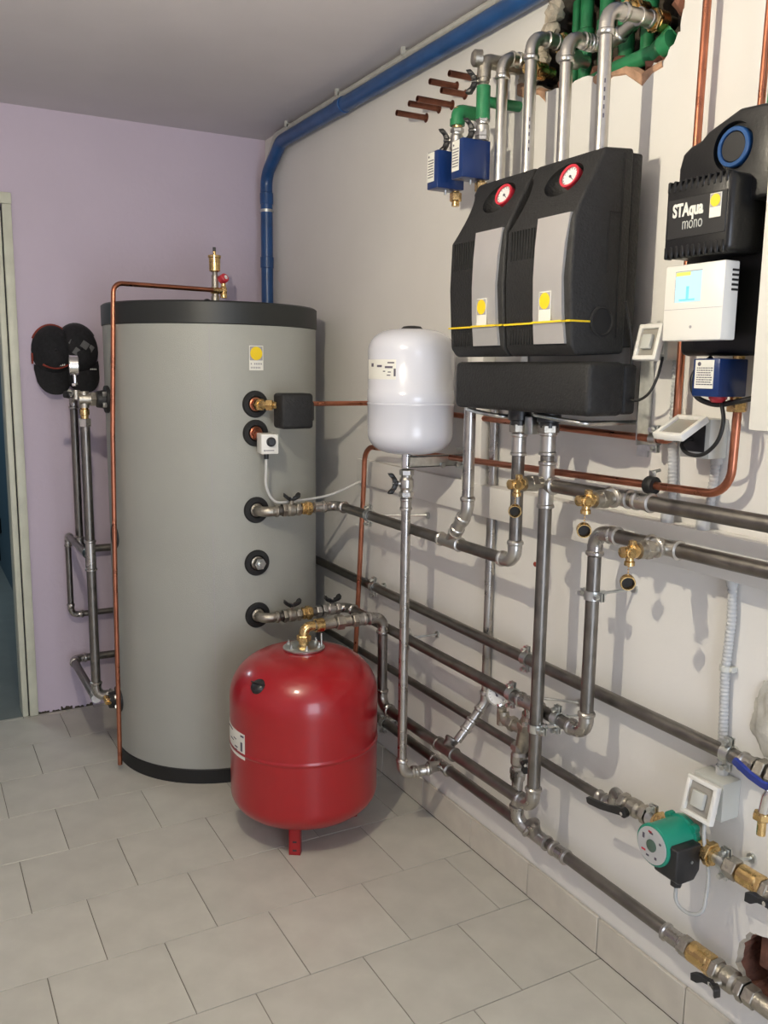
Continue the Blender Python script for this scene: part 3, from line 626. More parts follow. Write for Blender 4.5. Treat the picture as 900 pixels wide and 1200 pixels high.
clamp(t, (-.105, -1.55, .648), Y_, .0168, (0, -1.575, .655)); tee(t, (-.105, -2.215, .650), Y_, (.25, 0, -1), .0168, m_steel, .09, .04)
tee(t, (-.105, -2.655, 1.167), Y_, (-1, 0, 0), .0168, m_bright, .09, .03); coupling(t, (-.105, -2.50, 1.166), Y_, .0168, m_bright, .03); drain(t, (-.130, -2.655, 1.166))

t = thing('manifold_riser', 'short valve column with pressure gauge between the two lower pipes', 'pipe', (-.08, -2.16, .26))
b = MB(); b.lathe((-.095, -2.195, .615), (.12, .3, -1), [(0, .016), (.04, .016), (.042, .021), (.115, .021), (.118, .017), (.13, .017)], 18); hexn(b, (-.091, -2.183, .575), (.12, .3, -1), .024, .022); b.build('check_body', m_fit, t, 30)
b = MB(); b.cyl((-.085, -2.165, .555), (-.09, -2.09, .555), .017); b.cyl((-.09, -2.085, .55), (-.09, -2.078, .575), .016); hexn(b, (-.088, -2.12, .555), Y_, .022, .022); b.lathe((-.09, -2.07, .535), Z_, [(0, .014), (.05, .014), (.052, .009), (.06, .009)], 16); b.build('gauge_branch', m_fit, t, 30)
gauge(t, (-.105, -2.062, .622), (-1, -.62, .08), .031, (-.092, -2.07, .59), depth=.026, needle=.6)
valve(t, (-.085, -2.150, .462), Z_, (-.25, -1, 0), .0165, m_steel, .09, hl=.018)
b = MB(); b.lathe((-.085, -2.148, .42), -Z_, [(0, .0215), (.02, .0215), (.022, .0165), (.10, .0165)], 18); b.build('pipe_section', m_steel, t, 30)
elbow(t, (-.082, -2.148, .275), (0, 0, -1), (.3, -.6, -.35), .0175, m_steel)

t = thing('vessel_pipe', 'steel pipe from the red vessel along the wall and up to the pump station', 'pipe', (-.43, -1.44, .70))
vx = -.139
pipe_run(t, [(-.40, -1.44, .702), (vx, -1.44, .700), (vx, -1.44, .378), (vx, -2.286, .390), (vx, -2.286, 1.41)], .0172, m_steel2, m_steel)
b = MB(); b.tube(fillet([(-.436, -1.44, .645), (-.436, -1.44, .702), (-.385, -1.44, .702)], .03), .0165, 16); hexn(b, (-.436, -1.44, .665), Z_, .024, .02); b.lathe((-.395, -1.44, .702), X_, [(0, .023), (.028, .023)], 18); b.build('brass_elbow', m_brass, t, 30)
thread(t, (-.345, -1.44, .702), X_, .0185, .05, m_fit, 'union'); nut(t, (-.305, -1.44, .702), X_, .026, .028, m_fit); thread(t, (-.275, -1.44, .702), X_, .0185, .03, m_fit, 'union'); nut(t, (-.248, -1.44, .702), X_, .024, .02, m_fit)
coupling(t, (-.225, -1.44, .701), X_, .0172, m_bright, .035)
tee(t, (vx, -1.858, .384), Y_, (.6, .0, .8), .0172, m_steel2, .10, .04)
clamp(t, (vx, -2.286, .617), Z_, .0172, (-.105, -2.37, .65), e=Y_)
tee(t, (vx, -2.286, 1.262), Z_, (0, -1, 0), .0172, m_bright, .12, .035); drain(t, (vx - .016, -2.286, 1.268)); coupling(t, (vx, -2.286, 1.365), Z_, .0172, m_bright, .06); nut(t, (vx, -2.286, 1.402), Z_, .027, .02, m_fit)
t = thing('supply_header', 'horizontal steel pipe leaving the station riser to the right under the sockets', 'pipe', (vx, -2.30, 1.262))
b = MB(); b.cyl((vx, -2.315, 1.262), (vx, -3.4, 1.268), .0168); b.build('pipe_section', m_steel2, t)
tee(t, (vx, -2.545, 1.2635), Y_, (-1, 0, 0), .0168, m_bright, .07, .025); drain(t, (vx - .022, -2.545, 1.2635)); coupling(t, (vx, -2.62, 1.264), Y_, .0168, m_bright, .05)

t = thing('vessel_drop_pipe', 'long vertical steel pipe with a wing valve under the white vessel', 'pipe', (-.19, -1.674, 1.28))
pipe_run(t, [(-.19, -1.674, 1.23), (-.19, -1.674, .228), (-.06, -1.692, .240)], .0152, m_steel, m_bright)
b = MB(); b.cyl((-.19, -1.674, 1.245), (-.19, -1.674, 1.292), .0165); b.build('chrome_nipple', m_chrome, t)
valve(t, (-.19, -1.674, 1.195), Z_, (-.9, .25, 0), .0155, m_bright, .085, hl=.032); coupling(t, (-.19, -1.674, 1.13), Z_, .0152, m_bright, .04)
elbow(t, (-.125, -1.683, .234), (1, -.14, 0), (1, -.35, .12), .0155, m_bright, .008)

t = thing('wall_riser', 'vertical steel pipe flat against the wall behind the ledge with a slanted foot', 'pipe', (-.018, -1.885, .5))
pipe_run(t, [(-.0155, -1.885, 1.45), (-.0155, -1.885, .525), (-.105, -1.868, .408)], .0138, m_steel, m_bright)
coupling(t, (-.07, -1.876, .456), (-.59, .13, -.8), .0142, m_bright, .045)

# copper pipes
t = thing('solar_copper_pipe', 'copper pipe from the black pump cover behind the white vessel then straight up the wall', 'pipe', (-.035, -2.0, 1.4))
bent(t, [(-.30, -1.13, 1.420), (-.036, -1.15, 1.421), (-.036, -1.5, 1.409), (-.036, -2.600, 1.392), (-.036, -2.612, 2.455), (.0, -2.612, 2.455)], .0088, .03, m_copper)
clamp(t, (-.036, -2.541, 1.393), Y_, .010, (0, -2.541, 1.393), e=Z_)
t = thing('copper_loop_pipe', 'copper pipe rising left of the white vessel and bending up into the blue valve', 'pipe', (-.055, -1.9, 1.27))
bent(t, [(-.078, -1.104, .20), (-.078, -1.111, .46), (-.078, -1.167, 1.10), (-.078, -1.177, 1.266), (-.055, -1.5, 1.270), (-.052, -2.0, 1.279), (-.052, -2.772, 1.292), (-.052, -2.776, 1.475)], .0092, .06, m_copper)
b = MB(); b.lathe((-.052, -2.567, 1.288), Y_, [(0, .019), (.003, .021), (.022, .021), (.025, .019)], 20); b.build('rubber_ring', m_rubber, t)
b = MB(); b.box((-.052, -2.556, 1.315), (.006, .02, .014), None, .002); b.cyl((-.058, -2.556, 1.318), (-.03, -2.556, 1.322), .004, None, 8); b.build('clamp_screw', m_zinc, t)
t = thing('copper_wall_pipe', 'copper pipe with a green wire at the upper right edge of the frame', 'pipe', (-.04, -2.765, 2.0))
b = MB(); b.tube(fillet([(-.04, -2.765, 1.98), (-.04, -2.772, 2.44), (.0, -2.772, 2.44)], .03), .0075, 12); b.build('pipe_section', m_copper, t)
b = MB(); b.tube(fillet([(-.04, -2.782, 1.98), (-.04, -2.788, 2.44), (.0, -2.788, 2.44)], .03), .0032, 8); b.build('green_wire', m_green, t)

# ================================================================== UPPER PIPES
tops = [(-.088, -1.972, 2.365, .020, 'leftmost of the four bright steel pipes rising from the pump station'), (-.100, -2.110, 2.372, .03, 'second from the left of the four bright steel pipes above the station'),
        (-.120, -2.272, 2.318, .0, 'third of the four bright steel pipes, its elbow lower than its neighbours'), (-.145, -2.432, 2.325, .05, 'rightmost and most forward bright steel pipe above the pump station')]
for i, (x, y, z, xe, lb) in enumerate(tops):
    t = thing('riser_pipe', lb, 'pipe', (x, y, 2.0), 'steel risers above the pump station')
    p = [(x, y, 1.99), (x, y, z), (xe, y - (.005 if i != 2 else 0), z)]
    if i == 2: p += [(.0, -2.37, 2.345)]
    pipe_run(t, p, .0152, m_bright, m_bright)
    if i == 2: coupling(t, (-.05, y, z), X_, .0152, m_bright, .03)
    else: coupling(t, (-.035 if i else -.045, y, z), X_, .0152, m_bright, .04)
    if i != 2: b = MB(); b.lathe((-.018, y, z), X_, [(0, .018), (.012, .018), (.014, .0245), (.04, .0245)], 20); hexn(b, (-.005, y, z), X_, .026, .014); b.build('wall_union', m_brass, t, 30)
    b = MB(); rnd = random.Random(i)
    # worn black stencil marks along the pipe (as illegible as in the photograph)
    for k in range(5 if i in (1, 3) else 0):
        a = math.radians(238); c = V((x + math.cos(a) * .0153, y + math.sin(a) * .0153, 2.10 + k * .018)); b.box(c, (.0012, .003, .009), Matrix.Rotation(a, 3, 'Z'))
    if b.v: b.build('stencil_mark', m_print, t)
b = MB(); # small brass and steel pieces deeper in the opening
t = thing('hidden_valve_set', 'brass and steel couplings half hidden between the riser pipes', 'fitting', (-.02, -2.03, 2.33))
for y, z in ((-2.035, 2.325), (-2.17, 2.315), (-2.395, 2.355)):
    b = MB(); b.lathe((-.06, y, z), X_, [(0, .014), (.01, .018), (.03, .018), (.032, .022), (.06, .022), (.062, .015), (.09, .015)], 18); hexn(b, (-.03, y, z), X_, .024, .014); b.build('coupling', m_brass if y > -2.1 or y < -2.3 else m_bright, t, 30)
# green plastic pipes in the opening
for y, r, lb in ((-2.085, .012, 'thin green pipe at the left inside the wall opening'), (-2.125, .019, 'second green pipe from the left inside the opening'), (-2.20, .021, 'green pipe in the middle of the wall opening'), (-2.275, .021, 'green pipe just left of the tallest elbow'), (-2.345, .019, 'green pipe behind the tallest elbow')):
    b = MB(); b.cyl((.062, y, 2.255), (.062, y, 2.53), r * .9); b.lathe((.062, y, 2.36), Z_, [(0, r * .9), (.003, r * 1.15), (.05, r * 1.15), (.053, r * .9)], 18)
    tag(b.build('green_pipe', m_green), lb, 'pipe', 'green pipes in the wall opening')
b = MB(); b.tube([(.045, -2.10, 2.265), (.03, -2.2, 2.262), (.012, -2.30, 2.262), (.01, -2.42, 2.262), (.03, -2.46, 2.30)], .019, 16); b.lathe((.01, -2.445, 2.268), (.0, -1, .2), [(0, .019), (.002, .024), (.03, .024)], 18)
tag(b.build('green_pipe', m_green), 'green pipe lying along the lower edge of the wall opening', 'pipe', 'green pipes in the wall opening')

# zone valves with blue actuators
def zone(y, xx, ztop, lb, green_top, z_act):
    t = thing('zone_valve', lb, 'valve', (xx, y, 2.05), 'blue motor valves left of the pump station')
    b = MB(); b.cyl((xx, y, 2.005), (xx, y, ztop), .011, None, 16); b.build('pipe_section', m_brass, t)
    nut(t, (xx, y, z_act + .075), Z_, .02, .018, m_bright); nut(t, (xx, y, z_act - .065), Z_, .017, .024, m_brass)
    b = MB(); b.lathe((xx, y, z_act + .12), Z_, [(0, .012), (.004, .0135), (.04, .0135), (.044, .012)], 16); b.build('brass_sleeve', m_brass, t)
    b = MB(); ax = xx - .035; b.boxx(ax - .045, ax + .045, y - .027, y + .027, z_act - .05, z_act + .05, .003); a = b.build('actuator', m_bluebox, t)
    plain_label(a, (ax - .0458, y + .006, z_act + .008), -Y_, Z_, .034, .078, 7)
    b = MB(); b.cyl((ax, y, z_act - .062), (ax, y, z_act - .05), .004, None, 8); b.build('screw', m_zinc, a)
    return t
t1 = zone(-1.815, -.125, 2.27, 'lower left blue motor valve with a white label, beside the pump station', True, 2.095)
valve(t1, (-.125, -1.815, 2.185), Z_, (-.6, .75, 0), .013, m_bright, .06, hl=.032)
b = MB(); b.tube(fillet([(-.125, -1.815, 2.225), (-.125, -1.815, 2.262), (-.06, -1.815, 2.262)], .02), .0185, 16); b.lathe((-.125, -1.815, 2.222), Z_, [(0, .0215), (.018, .0215)], 16); b.build('green_elbow', m_green, t1)
t2 = zone(-1.925, -.115, 2.36, 'upper right blue motor valve with a white label, touching the first riser pipe', True, 2.105)
valve(t2, (-.115, -1.925, 2.19), Z_, (-.6, .75, 0), .013, m_bright, .06, hl=.032)
b = MB(); b.cyl((-.115, -1.925, 2.215), (-.115, -1.925, 2.30), .019); b.tube([(-.11, -1.925, 2.262), (-.0, -1.935, 2.262)], .014, 14); b.build('green_tee', m_green, t2)
valve(t2, (-.115, -1.925, 2.315), Z_, (-.6, .75, 0), .011, m_fit, .04, hl=.030)
b = MB(); b.tube(fillet([(-.115, -1.925, 2.32), (-.115, -1.925, 2.365), (-.0, -1.925, 2.365)], .025), .019, 16); b.lathe((-.125, -1.925, 2.368), (-1, .35, .0), [(0, .022), (.02, .022), (.026, .015)], 18); b.build('elbow', m_fit, t2)

# copper stubs out of the wall
stubs = [(-1.437, 2.348, 'lowest and leftmost copper pipe stub poking out of the wall'), (-1.515, 2.357, 'second copper stub from the left, flaked end'), (-1.590, 2.350, 'copper stub in the middle of the lower row'), (-1.612, 2.398, 'upper left copper stub of the top row'), (-1.662, 2.362, 'copper stub touching the green elbow'), (-1.735, 2.386, 'upper right reddish copper stub beside the black handle')]
for i, (y, z, lb) in enumerate(stubs):
    L = (.115, .115, .13, .10, .09, .11)[i]; b = MB(); b.lathe((.005, y, z), -X_, [(0, .0092), (L, .0092), (L, .0075), (L - .02, .007)], 16, False)
    b.lathe((-.0005, y, z), -X_, [(0, .015), (.003, .011)], 12); tag(b.build('copper_stub', m_oldcopper, None, 40), lb, 'pipe', 'capped copper stubs high on the wall')

# ================================================================== PUMP STATION (two black shells)
def boolean(o, cutters):
    bpy.context.view_layer.update()
    for c in cutters:
        md = o.modifiers.new('b', 'BOOLEAN'); md.object = c; md.operation = 'DIFFERENCE'; md.solver = 'EXACT'
    dg = bpy.context.evaluated_depsgraph_get(); me = bpy.data.meshes.new_from_object(o.evaluated_get(dg)); o.modifiers.clear(); o.data = me
    me.shade_smooth(); me.set_sharp_from_angle(angle=math.radians(38))
    for c in cutters: bpy.data.objects.remove(c)
def cutter(fn): b = MB(); fn(b); o = b.build('cutter', m_recess); return o
def shell(y0, y1, lb, knob):
    t = thing('pump_station', lb, 'pump station', (-.08, (y0 + y1) / 2, 1.58), 'black insulated pump stations')
    yb, ya = min(y0, y1), max(y0, y1); yc = (ya + yb) / 2
    prof = [(-.085, 1.585), (-.225, 1.578), (-.243, 1.60), (-.252, 1.75), (-.248, 1.875), (-.235, 1.905), (-.168, 2.028), (-.085, 2.034)]
    b = MB(); b.prism([V((x, yb + .001, z)) for x, z in prof], (0, 0, 0), (0, (ya - yb) - .002, 0), .008); s = b.build('front_shell', m_foam, t)
    n = V((-.123, 0, .067)).normalized()
    gc = V((-.198, yc - .018, 1.972)); up = V((.067, 0, .123)).normalized()
    c1 = cutter(lambda b: b.ball(gc, .05, (1, 1.25, .86), Matrix((n, Y_, up)).transposed(), 32))
    c2 = cutter(lambda b: b.ball((-.215, ya, 1.935), .05, (1.0, .62, 1.5), Matrix((n, Y_, up)).transposed(), 24))
    boolean(s, [c1, c2])
    b = MB(); b.boxx(-.087, -.055, yb + .004, ya - .004, 1.60, 2.026, .006); b.build('back_shell', m_foam, t)
    gauge(t, gc + V((-.004, -.024, .004)), (-.93, -.12, .34), .027, None, case=m_redp, ring=m_redp, depth=.02, needle=-2.3)
    # satin plate
    pw = .112; yy0 = yb + .012; pf = [(-.2505, 1.885), (-.2565, 1.82), (-.2585, 1.75), (-.2555, 1.67), (-.2495, 1.605)]
    b = MB(); vs = []; fs = []
    for k, (x, z) in enumerate(pf):
        nar = .012 * math.sin(math.pi * k / 4 * .9) ; vs += [(x, yy0 + nar, z), (x, yy0 + pw, z), (x + .014, yy0 + nar, z), (x + .014, yy0 + pw, z)]
    for k in range(4):
        a = k * 4; c = a + 4; fs += [(a, a + 1, c + 1, c), (a + 2, c + 2, c + 3, a + 3), (a, c, c + 2, a + 2), (a + 1, a + 3, c + 3, c + 1)]
    fs += [(0, 2, 3, 1), (16, 17, 19, 18)]; b.add(vs, fs); b.build('face_plate', m_satin, t, 60)
    sun_label(t, (-.2588, yy0 + pw * .58, 1.688), -Y_, V((-.02, 0, 1)), .042, .066, False)
    b = MB(); b.boxx(-.2515, -.243, yb + .003, yy0, 1.652, 1.656); b.boxx(-.2525, -.243, yy0 + pw, ya - .003, 1.651, 1.655); 
    b.boxx(-.2600, -.243, yy0 + .004, yy0 + pw - .002, 1.6515, 1.6555)
    if knob: b.boxx(-.25, -.172, yb - .0005, yb + .003, 1.652, 1.656)
    b.build('yellow_stripe', m_yellow, t)
    b = MB()
    for k in range(9):
        y = ya - .022 - k * .0105
        for q in ((-.2525, -.247, 1.80, 1.868), (-.2470, -.238, 1.605, 1.64)): b = MB(); b.boxx(q[0], q[1], y - .002, y + .002, q[2], q[3], .001, 1); b.build('vent_rib', m_recess, t)
    if knob:
        b = MB(); b.lathe((-.158, yb + .004, 1.655), -Y_, [(0, .034), (.006, .034), (.008, .030), (.005, .027)], 28); b.build('side_plug', m_recess, t)
        b = MB(); b.boxx(-.1145, -.112, yb - .0006, yb + .003, 1.62, 2.02); b.boxx(-.15, -.1145, yb - .0006, yb + .003, 1.892, 1.894); b.boxx(-.15, -.148, yb - .0006, yb + .003, 1.76, 1.894); b.build('side_seam', m_recess, t)
    return t
shell(-1.988, -2.230, 'left black insulated pump station of the pair, with silver plate and red ringed gauge', False)
shell(-2.235, -2.478, 'right black insulated pump station of the pair, with a round plug on its side', True)
tt_ = thing('side_gauge', 'round pale gauge peeking out left of the pump station', 'gauge', (-.11, -1.99, 1.80)); gauge(tt_, (-.15, -1.962, 1.802), (-.75, .55, 0), .042, (-.10, -1.99, 1.80), case=m_chrome, depth=.02)
# manifold cover
t = thing('manifold_cover', 'long black foam cover of the manifold under the pump stations', 'manifold', (-.06, -2.24, 1.44))
b = MB(); b.boxx(-.212, -.10, -2.505, -1.965, 1.444, 1.566, .014, 3); b.build('front_cover', m_foam, t)
b = MB(); b.boxx(-.102, -.06, -2.50, -1.97, 1.447, 1.562, .01, 3); b.build('back_cover', m_foam, t)
for yy in (-2.10, -2.36):
    pass
for yy in (-2.178, -2.286):
    x_ = hx if yy > -2.2 else vx; b = MB(); b.lathe((x_, yy, 1.405), Z_, [(0, .024), (.012, .024), (.014, .030), (.045, .030)], 20); b.build('outlet', m_black, t)
# steel bracket of the station
t = thing('station_bracket', 'zinc wall bracket with bent rods holding the pump stations', 'bracket', (-.02, -2.47, 1.45))
b = MB(); b.boxx(-.006, -.002, -2.49, -2.455, 1.345, 1.60); b.boxx(-.045, -.002, -2.492, -2.489, 1.375, 1.58); b.build('upright', m_zinc, t)
b = MB(); b.boxx(-.006, -.002, -2.02, -1.99, 1.345, 1.60); b.build('upright', m_zinc, t)
for y0, y1 in ((-2.33, -2.45), (-2.03, -2.13)):
    b = MB(); b.tube(fillet([(-.005, y1, 1.425), (-.17, y1, 1.425), (-.185, y1 + .05, 1.43), (-.17, y0 + .06, 1.437)], .02), .006, 10); b.build('rod', m_zinc, t)
b = MB(); b.boxx(-.16, -.10, -2.245, -2.215, 1.385, 1.43, .002); b.build('clip', m_zinc, t)

# ================================================================== SMALL PUMP COVER + THERMOSTAT ON THE TANK
t = thing('check_valve_cover', 'black foam block on the upper tank port with copper pipe through it', 'valve', (-.35, -1.12, 1.34))
b = MB(); b.boxx(-.405, -.285, -1.185, -1.10, 1.335, 1.458, .012, 3); b.boxx(-.30, -.277, -1.175, -1.11, 1.36, 1.43, .008); b.build('foam_block', m_foam, t)
b = MB(); c = V((PX, -1.04, 1.416)); b.tube(fillet([c, c + V((.0, -.05, 0)), (-.40, -1.13, 1.416)], .02), .013, 14); hexn(b, c + V((.002, -.03, 0)), -Y_, .023, .022); hexn(b, (-.425, -1.118, 1.416), (1, -.5, 0), .02, .024); b.build('union', m_brass, t, 30)
t = thing('thermostat', 'white thermostat box with black dial below the foam block', 'thermostat', (-.435, -1.10, 1.28))
R = Matrix.Rotation(math.radians(-8), 3, 'Z'); c = V((-.426, -1.10, 1.281))
b = MB(); b.box(c, (.062, .075, .070), R, .004); b.build('housing', m_whitep, t)
f = R @ V((0, -1, 0)); u = R @ X_; fc = c + f * .0375
b = MB(); b.lathe(fc + V((0, 0, .008)) + u * .004, f, [(0, .017), (.003, .017), (.004, .013), (.014, .0125), (.015, .011)], 24); b.build('dial_knob', m_black, t, 30)
b = MB(); b.box(fc + V((0, 0, -.022)), (.030, .001, .004), R); b.lathe(fc + V((0, 0, -.022)) - u * .019, f, [(0, .0035), (.001, .0035)], 10); b.build('print', m_greyprint, t)
b = MB(); b.cyl(c + V((-.005, 0, -.035)), c + V((-.005, 0, -.055)), .009, None, 12); b.build('cable_gland', m_black, t)
b = MB(); b.cyl((PX, -1.04, 1.313), c + V((-.01, .03, .01)), .013, None, 14); b.build('pocket', m_copper, t)
b = MB(); b.tube(fillet([(-.431, -1.10, 1.235), (-.435, -1.10, 1.12), (-.40, -1.095, 1.065), (-.30, -1.06, 1.062), (-.15, -1.03, 1.068), (-.012, -1.06, 1.13), (-.012, -1.20, 1.19)], .06), .0048, 10)
tag(b.build('cable', m_cable_w, None, 60), 'white cable hanging from the thermostat to the wall', 'cable')

# ================================================================== RED VESSEL
RC = V((-.436, -1.44, 0)); t = thing('expansion_vessel', 'large red floor standing expansion vessel on small feet', 'expansion vessel', RC)
RR = .2455; pr = [(.055, .02)]
for k in range(0, 13):      # bottom dome
    a = math.pi / 2 * k / 12; pr.append((.155 - .095 * math.cos(a) ** 1.0, RR * (math.sin(a) ** .72)))
pr += [(.165, RR), (.20, RR), (.320, RR), (.325, RR), (.327, RR + .0022), (.333, RR + .0022), (.335, RR), (.34, RR), (.47, RR), (.478, RR)]
for k in range(1, 15):
    a = math.pi / 2 * k / 14; pr.append((.478 + .152 * math.sin(a), max(.03, RR * (math.cos(a) ** .68))))
b = MB(); b.lathe(RC, Z_, pr, 72); b.build('body', m_red, t, 50)
b = MB(); fz = .628; b.lathe(RC + V((0, 0, fz)), Z_, [(0, .060), (.002, .068), (.008, .069), (.011, .065), (.014, .045), (.018, .02)], 36); fl_ = b.build('top_flange', m_zinc, t)
for k in range(6):
    b = MB(); a = k * math.pi / 3 + .3; c = RC + V((math.cos(a) * .053, math.sin(a) * .053, fz + .014)); hexn(b, c, Z_, .0075, .008); b.cyl(c, c + V((0, 0, .012)), .003, None, 8); b.build('bolt', m_zinc, fl_, 25)
b = MB(); b.cyl(RC + V((.05, -.03, fz + .01)), RC + V((.05, -.03, fz + .055)), .0025, None, 8); b.build('rod', m_zinc, fl_)
for a in (-123, -3, 117):
    a = math.radians(a); d = V((math.cos(a), math.sin(a), 0)); s = V((-d.y, d.x, 0)); R = Matrix((s, d, Z_)).transposed(); ft = RC + d * .187
    b = MB(); b.box(ft + V((0, 0, .045)), (.036, .004, .09), R); b.box(ft + s * .017 - d * .012 + V((0, 0, .045)), (.003, .028, .09), R); b.box(ft - s * .017 - d * .012 + V((0, 0, .045)), (.003, .028, .09), R); b.box(ft - d * .012 + V((0, 0, .002)), (.036, .028, .004), R)
    lg = b.build('foot', m_red, t)
    for z_ in (.045, .016): b = MB(); b.box(ft + d * .0022 + V((0, 0, z_)), (.013, .001, .006), R); b.build('slot', m_dark, lg)
a = math.radians(-155); d = V((math.cos(a), math.sin(a), 0)); c = RC + d * .2135 + V((0, 0, .563)); b = MB(); n_ = (d * .55 + Z_ * .8).normalized()
b.lathe(c - n_ * .008, n_, [(0, .027), (.010, .026), (.016, .020), (.019, .008)], 24); b.box(c + n_ * .010, (.006, .05, .012), Matrix((d, V((-d.y, d.x, 0)), n_)).transposed(), .003); b.build('black_cap', m_black, t, 40)
def curved_label(parent, cen, r, a0, a1, z0, z1, m, name='label'):
    b = MB(); n = 8; vs = []
    for k in range(n + 1):
        a = math.radians(a0 + (a1 - a0) * k / n)
        for rr in (r + .0008, r - .002):
            for z in (z0, z1): vs.append((cen.x + math.cos(a) * rr, cen.y + math.sin(a) * rr, z))
    fs = []
    for k in range(n): i = k * 4; j = i + 4; fs += [(i, j, j + 1, i + 1), (i + 1, j + 1, j + 3, i + 3), (i, i + 2, j + 2, j)]
    fs += [(0, 1, 3, 2), (4 * n, 4 * n + 2, 4 * n + 3, 4 * n + 1)]; b.add(vs, fs); return b.build(name, m, parent, 60)
def curved_print(parent, cen, r, bars, m):
    b = MB()
    for (a, z, w_, h_) in bars:
        aa = math.radians(a); d = V((math.cos(aa), math.sin(aa), 0)); b.box(cen + d * (r + .0012) + V((0, 0, z)), (.0008, w_, h_), Matrix((d, V((-d.y, d.x, 0)), Z_)).transposed())
    b.build('label_print', m, parent)
L_ = curved_label(t, RC, RR, -205, -163, .315, .400, m_label)
curved_print(L_, RC, RR, [(-166, .391, .018, .006), (-187, .393, .05, .004), (-167, .355, .010, .03), (-175, .345, .02, .004), (-175, .335, .015, .004), (-183, .36, .03, .003), (-177, .37, .02, .003)], m_print)

# ================================================================== WHITE VESSEL
WC = V((-.184, -1.682, 0)); t = thing('white_expansion_vessel', 'white enamelled expansion vessel hung on the wall above its drop pipe', 'expansion vessel', WC + V((0, 0, 1.29)))
WR = .132; pr = []
for k in range(0, 13): a = math.pi / 2 * k / 12; pr.append((1.355 - .068 * math.cos(a), max(.012, WR * (math.sin(a) ** .6))))
pr += [(1.437, WR), (1.439, WR + .002), (1.443, WR + .002), (1.445, WR - .001), (1.452, WR + .001), (1.482, WR + .001), (1.484, WR - .001), (1.595, WR)]
for k in range(1, 13): a = math.pi / 2 * k / 12; pr.append((1.595 + .070 * math.sin(a), max(.012, WR * (math.cos(a) ** .55))))
b = MB(); b.lathe(WC, Z_, pr, 64); b.build('body', m_white, t, 50)
b = MB(); b.lathe(WC + V((0, 0, 1.660)), Z_, [(0, .034), (.006, .033), (.012, .026), (.014, .01)], 24); b.build('valve_cap', m_rubber, t)
L_ = curved_label(t, WC, WR, -196, -140, 1.515, 1.572, m_label)
curved_print(L_, WC, WR, [(-147, 1.563, .022, .004), (-150, 1.550, .026, .006), (-165, 1.553, .02, .006), (-180, 1.556, .012, .010), (-141.5, 1.535, .006, .022), (-149, 1.536, .010, .003), (-157, 1.538, .008, .003), (-150, 1.527, .012, .003)], m_print)
t = thing('vessel_bracket', 'galvanised channel bracket under the white vessel', 'bracket', (0, -1.70, 1.265))
b = MB(); b.boxx(-.20, -.0, -1.712, -1.709, 1.248, 1.282); b.boxx(-.20, 0, -1.712, -1.69, 1.279, 1.282); b.boxx(-.20, 0, -1.712, -1.69, 1.248, 1.251); b.boxx(-.006, 0, -1.75, -1.67, 1.235, 1.30); b.build('channel', m_zinc, t)
b = MB()
for x in (-.03, -.085): hexn(b, (x, -1.716, 1.252), -Y_, .009, .012)
b.build('bolt', m_zinc, t)

# ================================================================== RIGHT CONTROL STATION
t = thing('solar_station', 'glossy black solar transfer station with white display controller on the right wall', 'pump station', (-.02, -2.76, 1.58))
b = MB(); b.boxx(-.105, -.05, -2.895, -2.655, 1.578, 1.93, .016, 3); b.build('back_body', m_gloss, t)
b = MB()
prof = [(-2.672, 1.86), (-2.672, 1.945), (-2.680, 1.972), (-2.700, 1.984), (-2.722, 1.988), (-2.74, 2.002), (-2.812, 2.028), (-2.90, 2.022), (-2.90, 1.86)]
b.prism([V((-.10, y, z)) for y, z in prof], (-.052, 0, 0), (.055, 0, 0), .007); hd = b.build('head_cover', m_gloss, t)
gc = V((-.152, -2.802, 1.962)); ct = cutter(lambda b: b.lathe(gc + X_ * .014, -X_, [(0, .043), (.05, .050)], 40)); boolean(hd, [ct])
b = MB(); b.lathe(gc + X_ * .0135, -X_, [(0, .0365), (.012, .0365), (.014, .035), (.014, .0285), (.008, .028)], 40, False); b.build('blue_ring', m_bluepipe, t)
b = MB(); b.lathe(gc + X_ * .0135, -X_, [(0, .028), (.010, .028), (.012, .026)], 40); b.build('centre_knob', m_black, t)
b = MB(); b.boxx(-.203, -.105, -2.852, -2.690, 1.765, 1.908, .013, 3); cv = b.build('name_cover', m_gloss, t)
b = MB()
for k in range(11):
    y = -2.700 - k * .0138
    for q in ((1.888, 1.9095), (1.7635, 1.787)): b = MB(); b.boxx(-.2045, -.185, y - .0035, y + .0035, q[0], q[1], .002, 1); b.build('cover_rib', m_gloss, t)
b = MB(); b.boxx(-.2042, -.20, -2.842, -2.702, 1.80, 1.875, .001, 1); b.build('name_panel', m_black, t)
text_mesh(t, 'STAqua', (-.2050, -2.752, 1.851), -Y_, Z_, .0335, m_label, bold=.0012, sx=.70)
text_mesh(t, 'mono', (-.2050, -2.765, 1.826), -Y_, Z_, .034, m_greyp, bold=-.0004, sx=.62)
sun_label(t, (-.2050, -2.818, 1.850), -Y_, Z_, .026, .043, False)
b = MB(); b.boxx(-.188, -.148, -2.836, -2.690, 1.606, 1.752, .003); ct = b.build('controller', m_whitep, t)
b = MB(); b.boxx(-.1886, -.186, -2.782, -2.718, 1.680, 1.738); b.build('screen', m_screen, ct)
b = MB(); b.boxx(-.1890, -.186, -2.755, -2.719, 1.7305, 1.7375); b.build('screen_bar', m_scr_y, ct)
b = MB(); b.boxx(-.1890, -.186, -2.753, -2.746, 1.686, 1.710); b.boxx(-.1890, -.186, -2.768, -2.729, 1.6825, 1.686); b.build('screen_glyph', m_scr_c, ct)
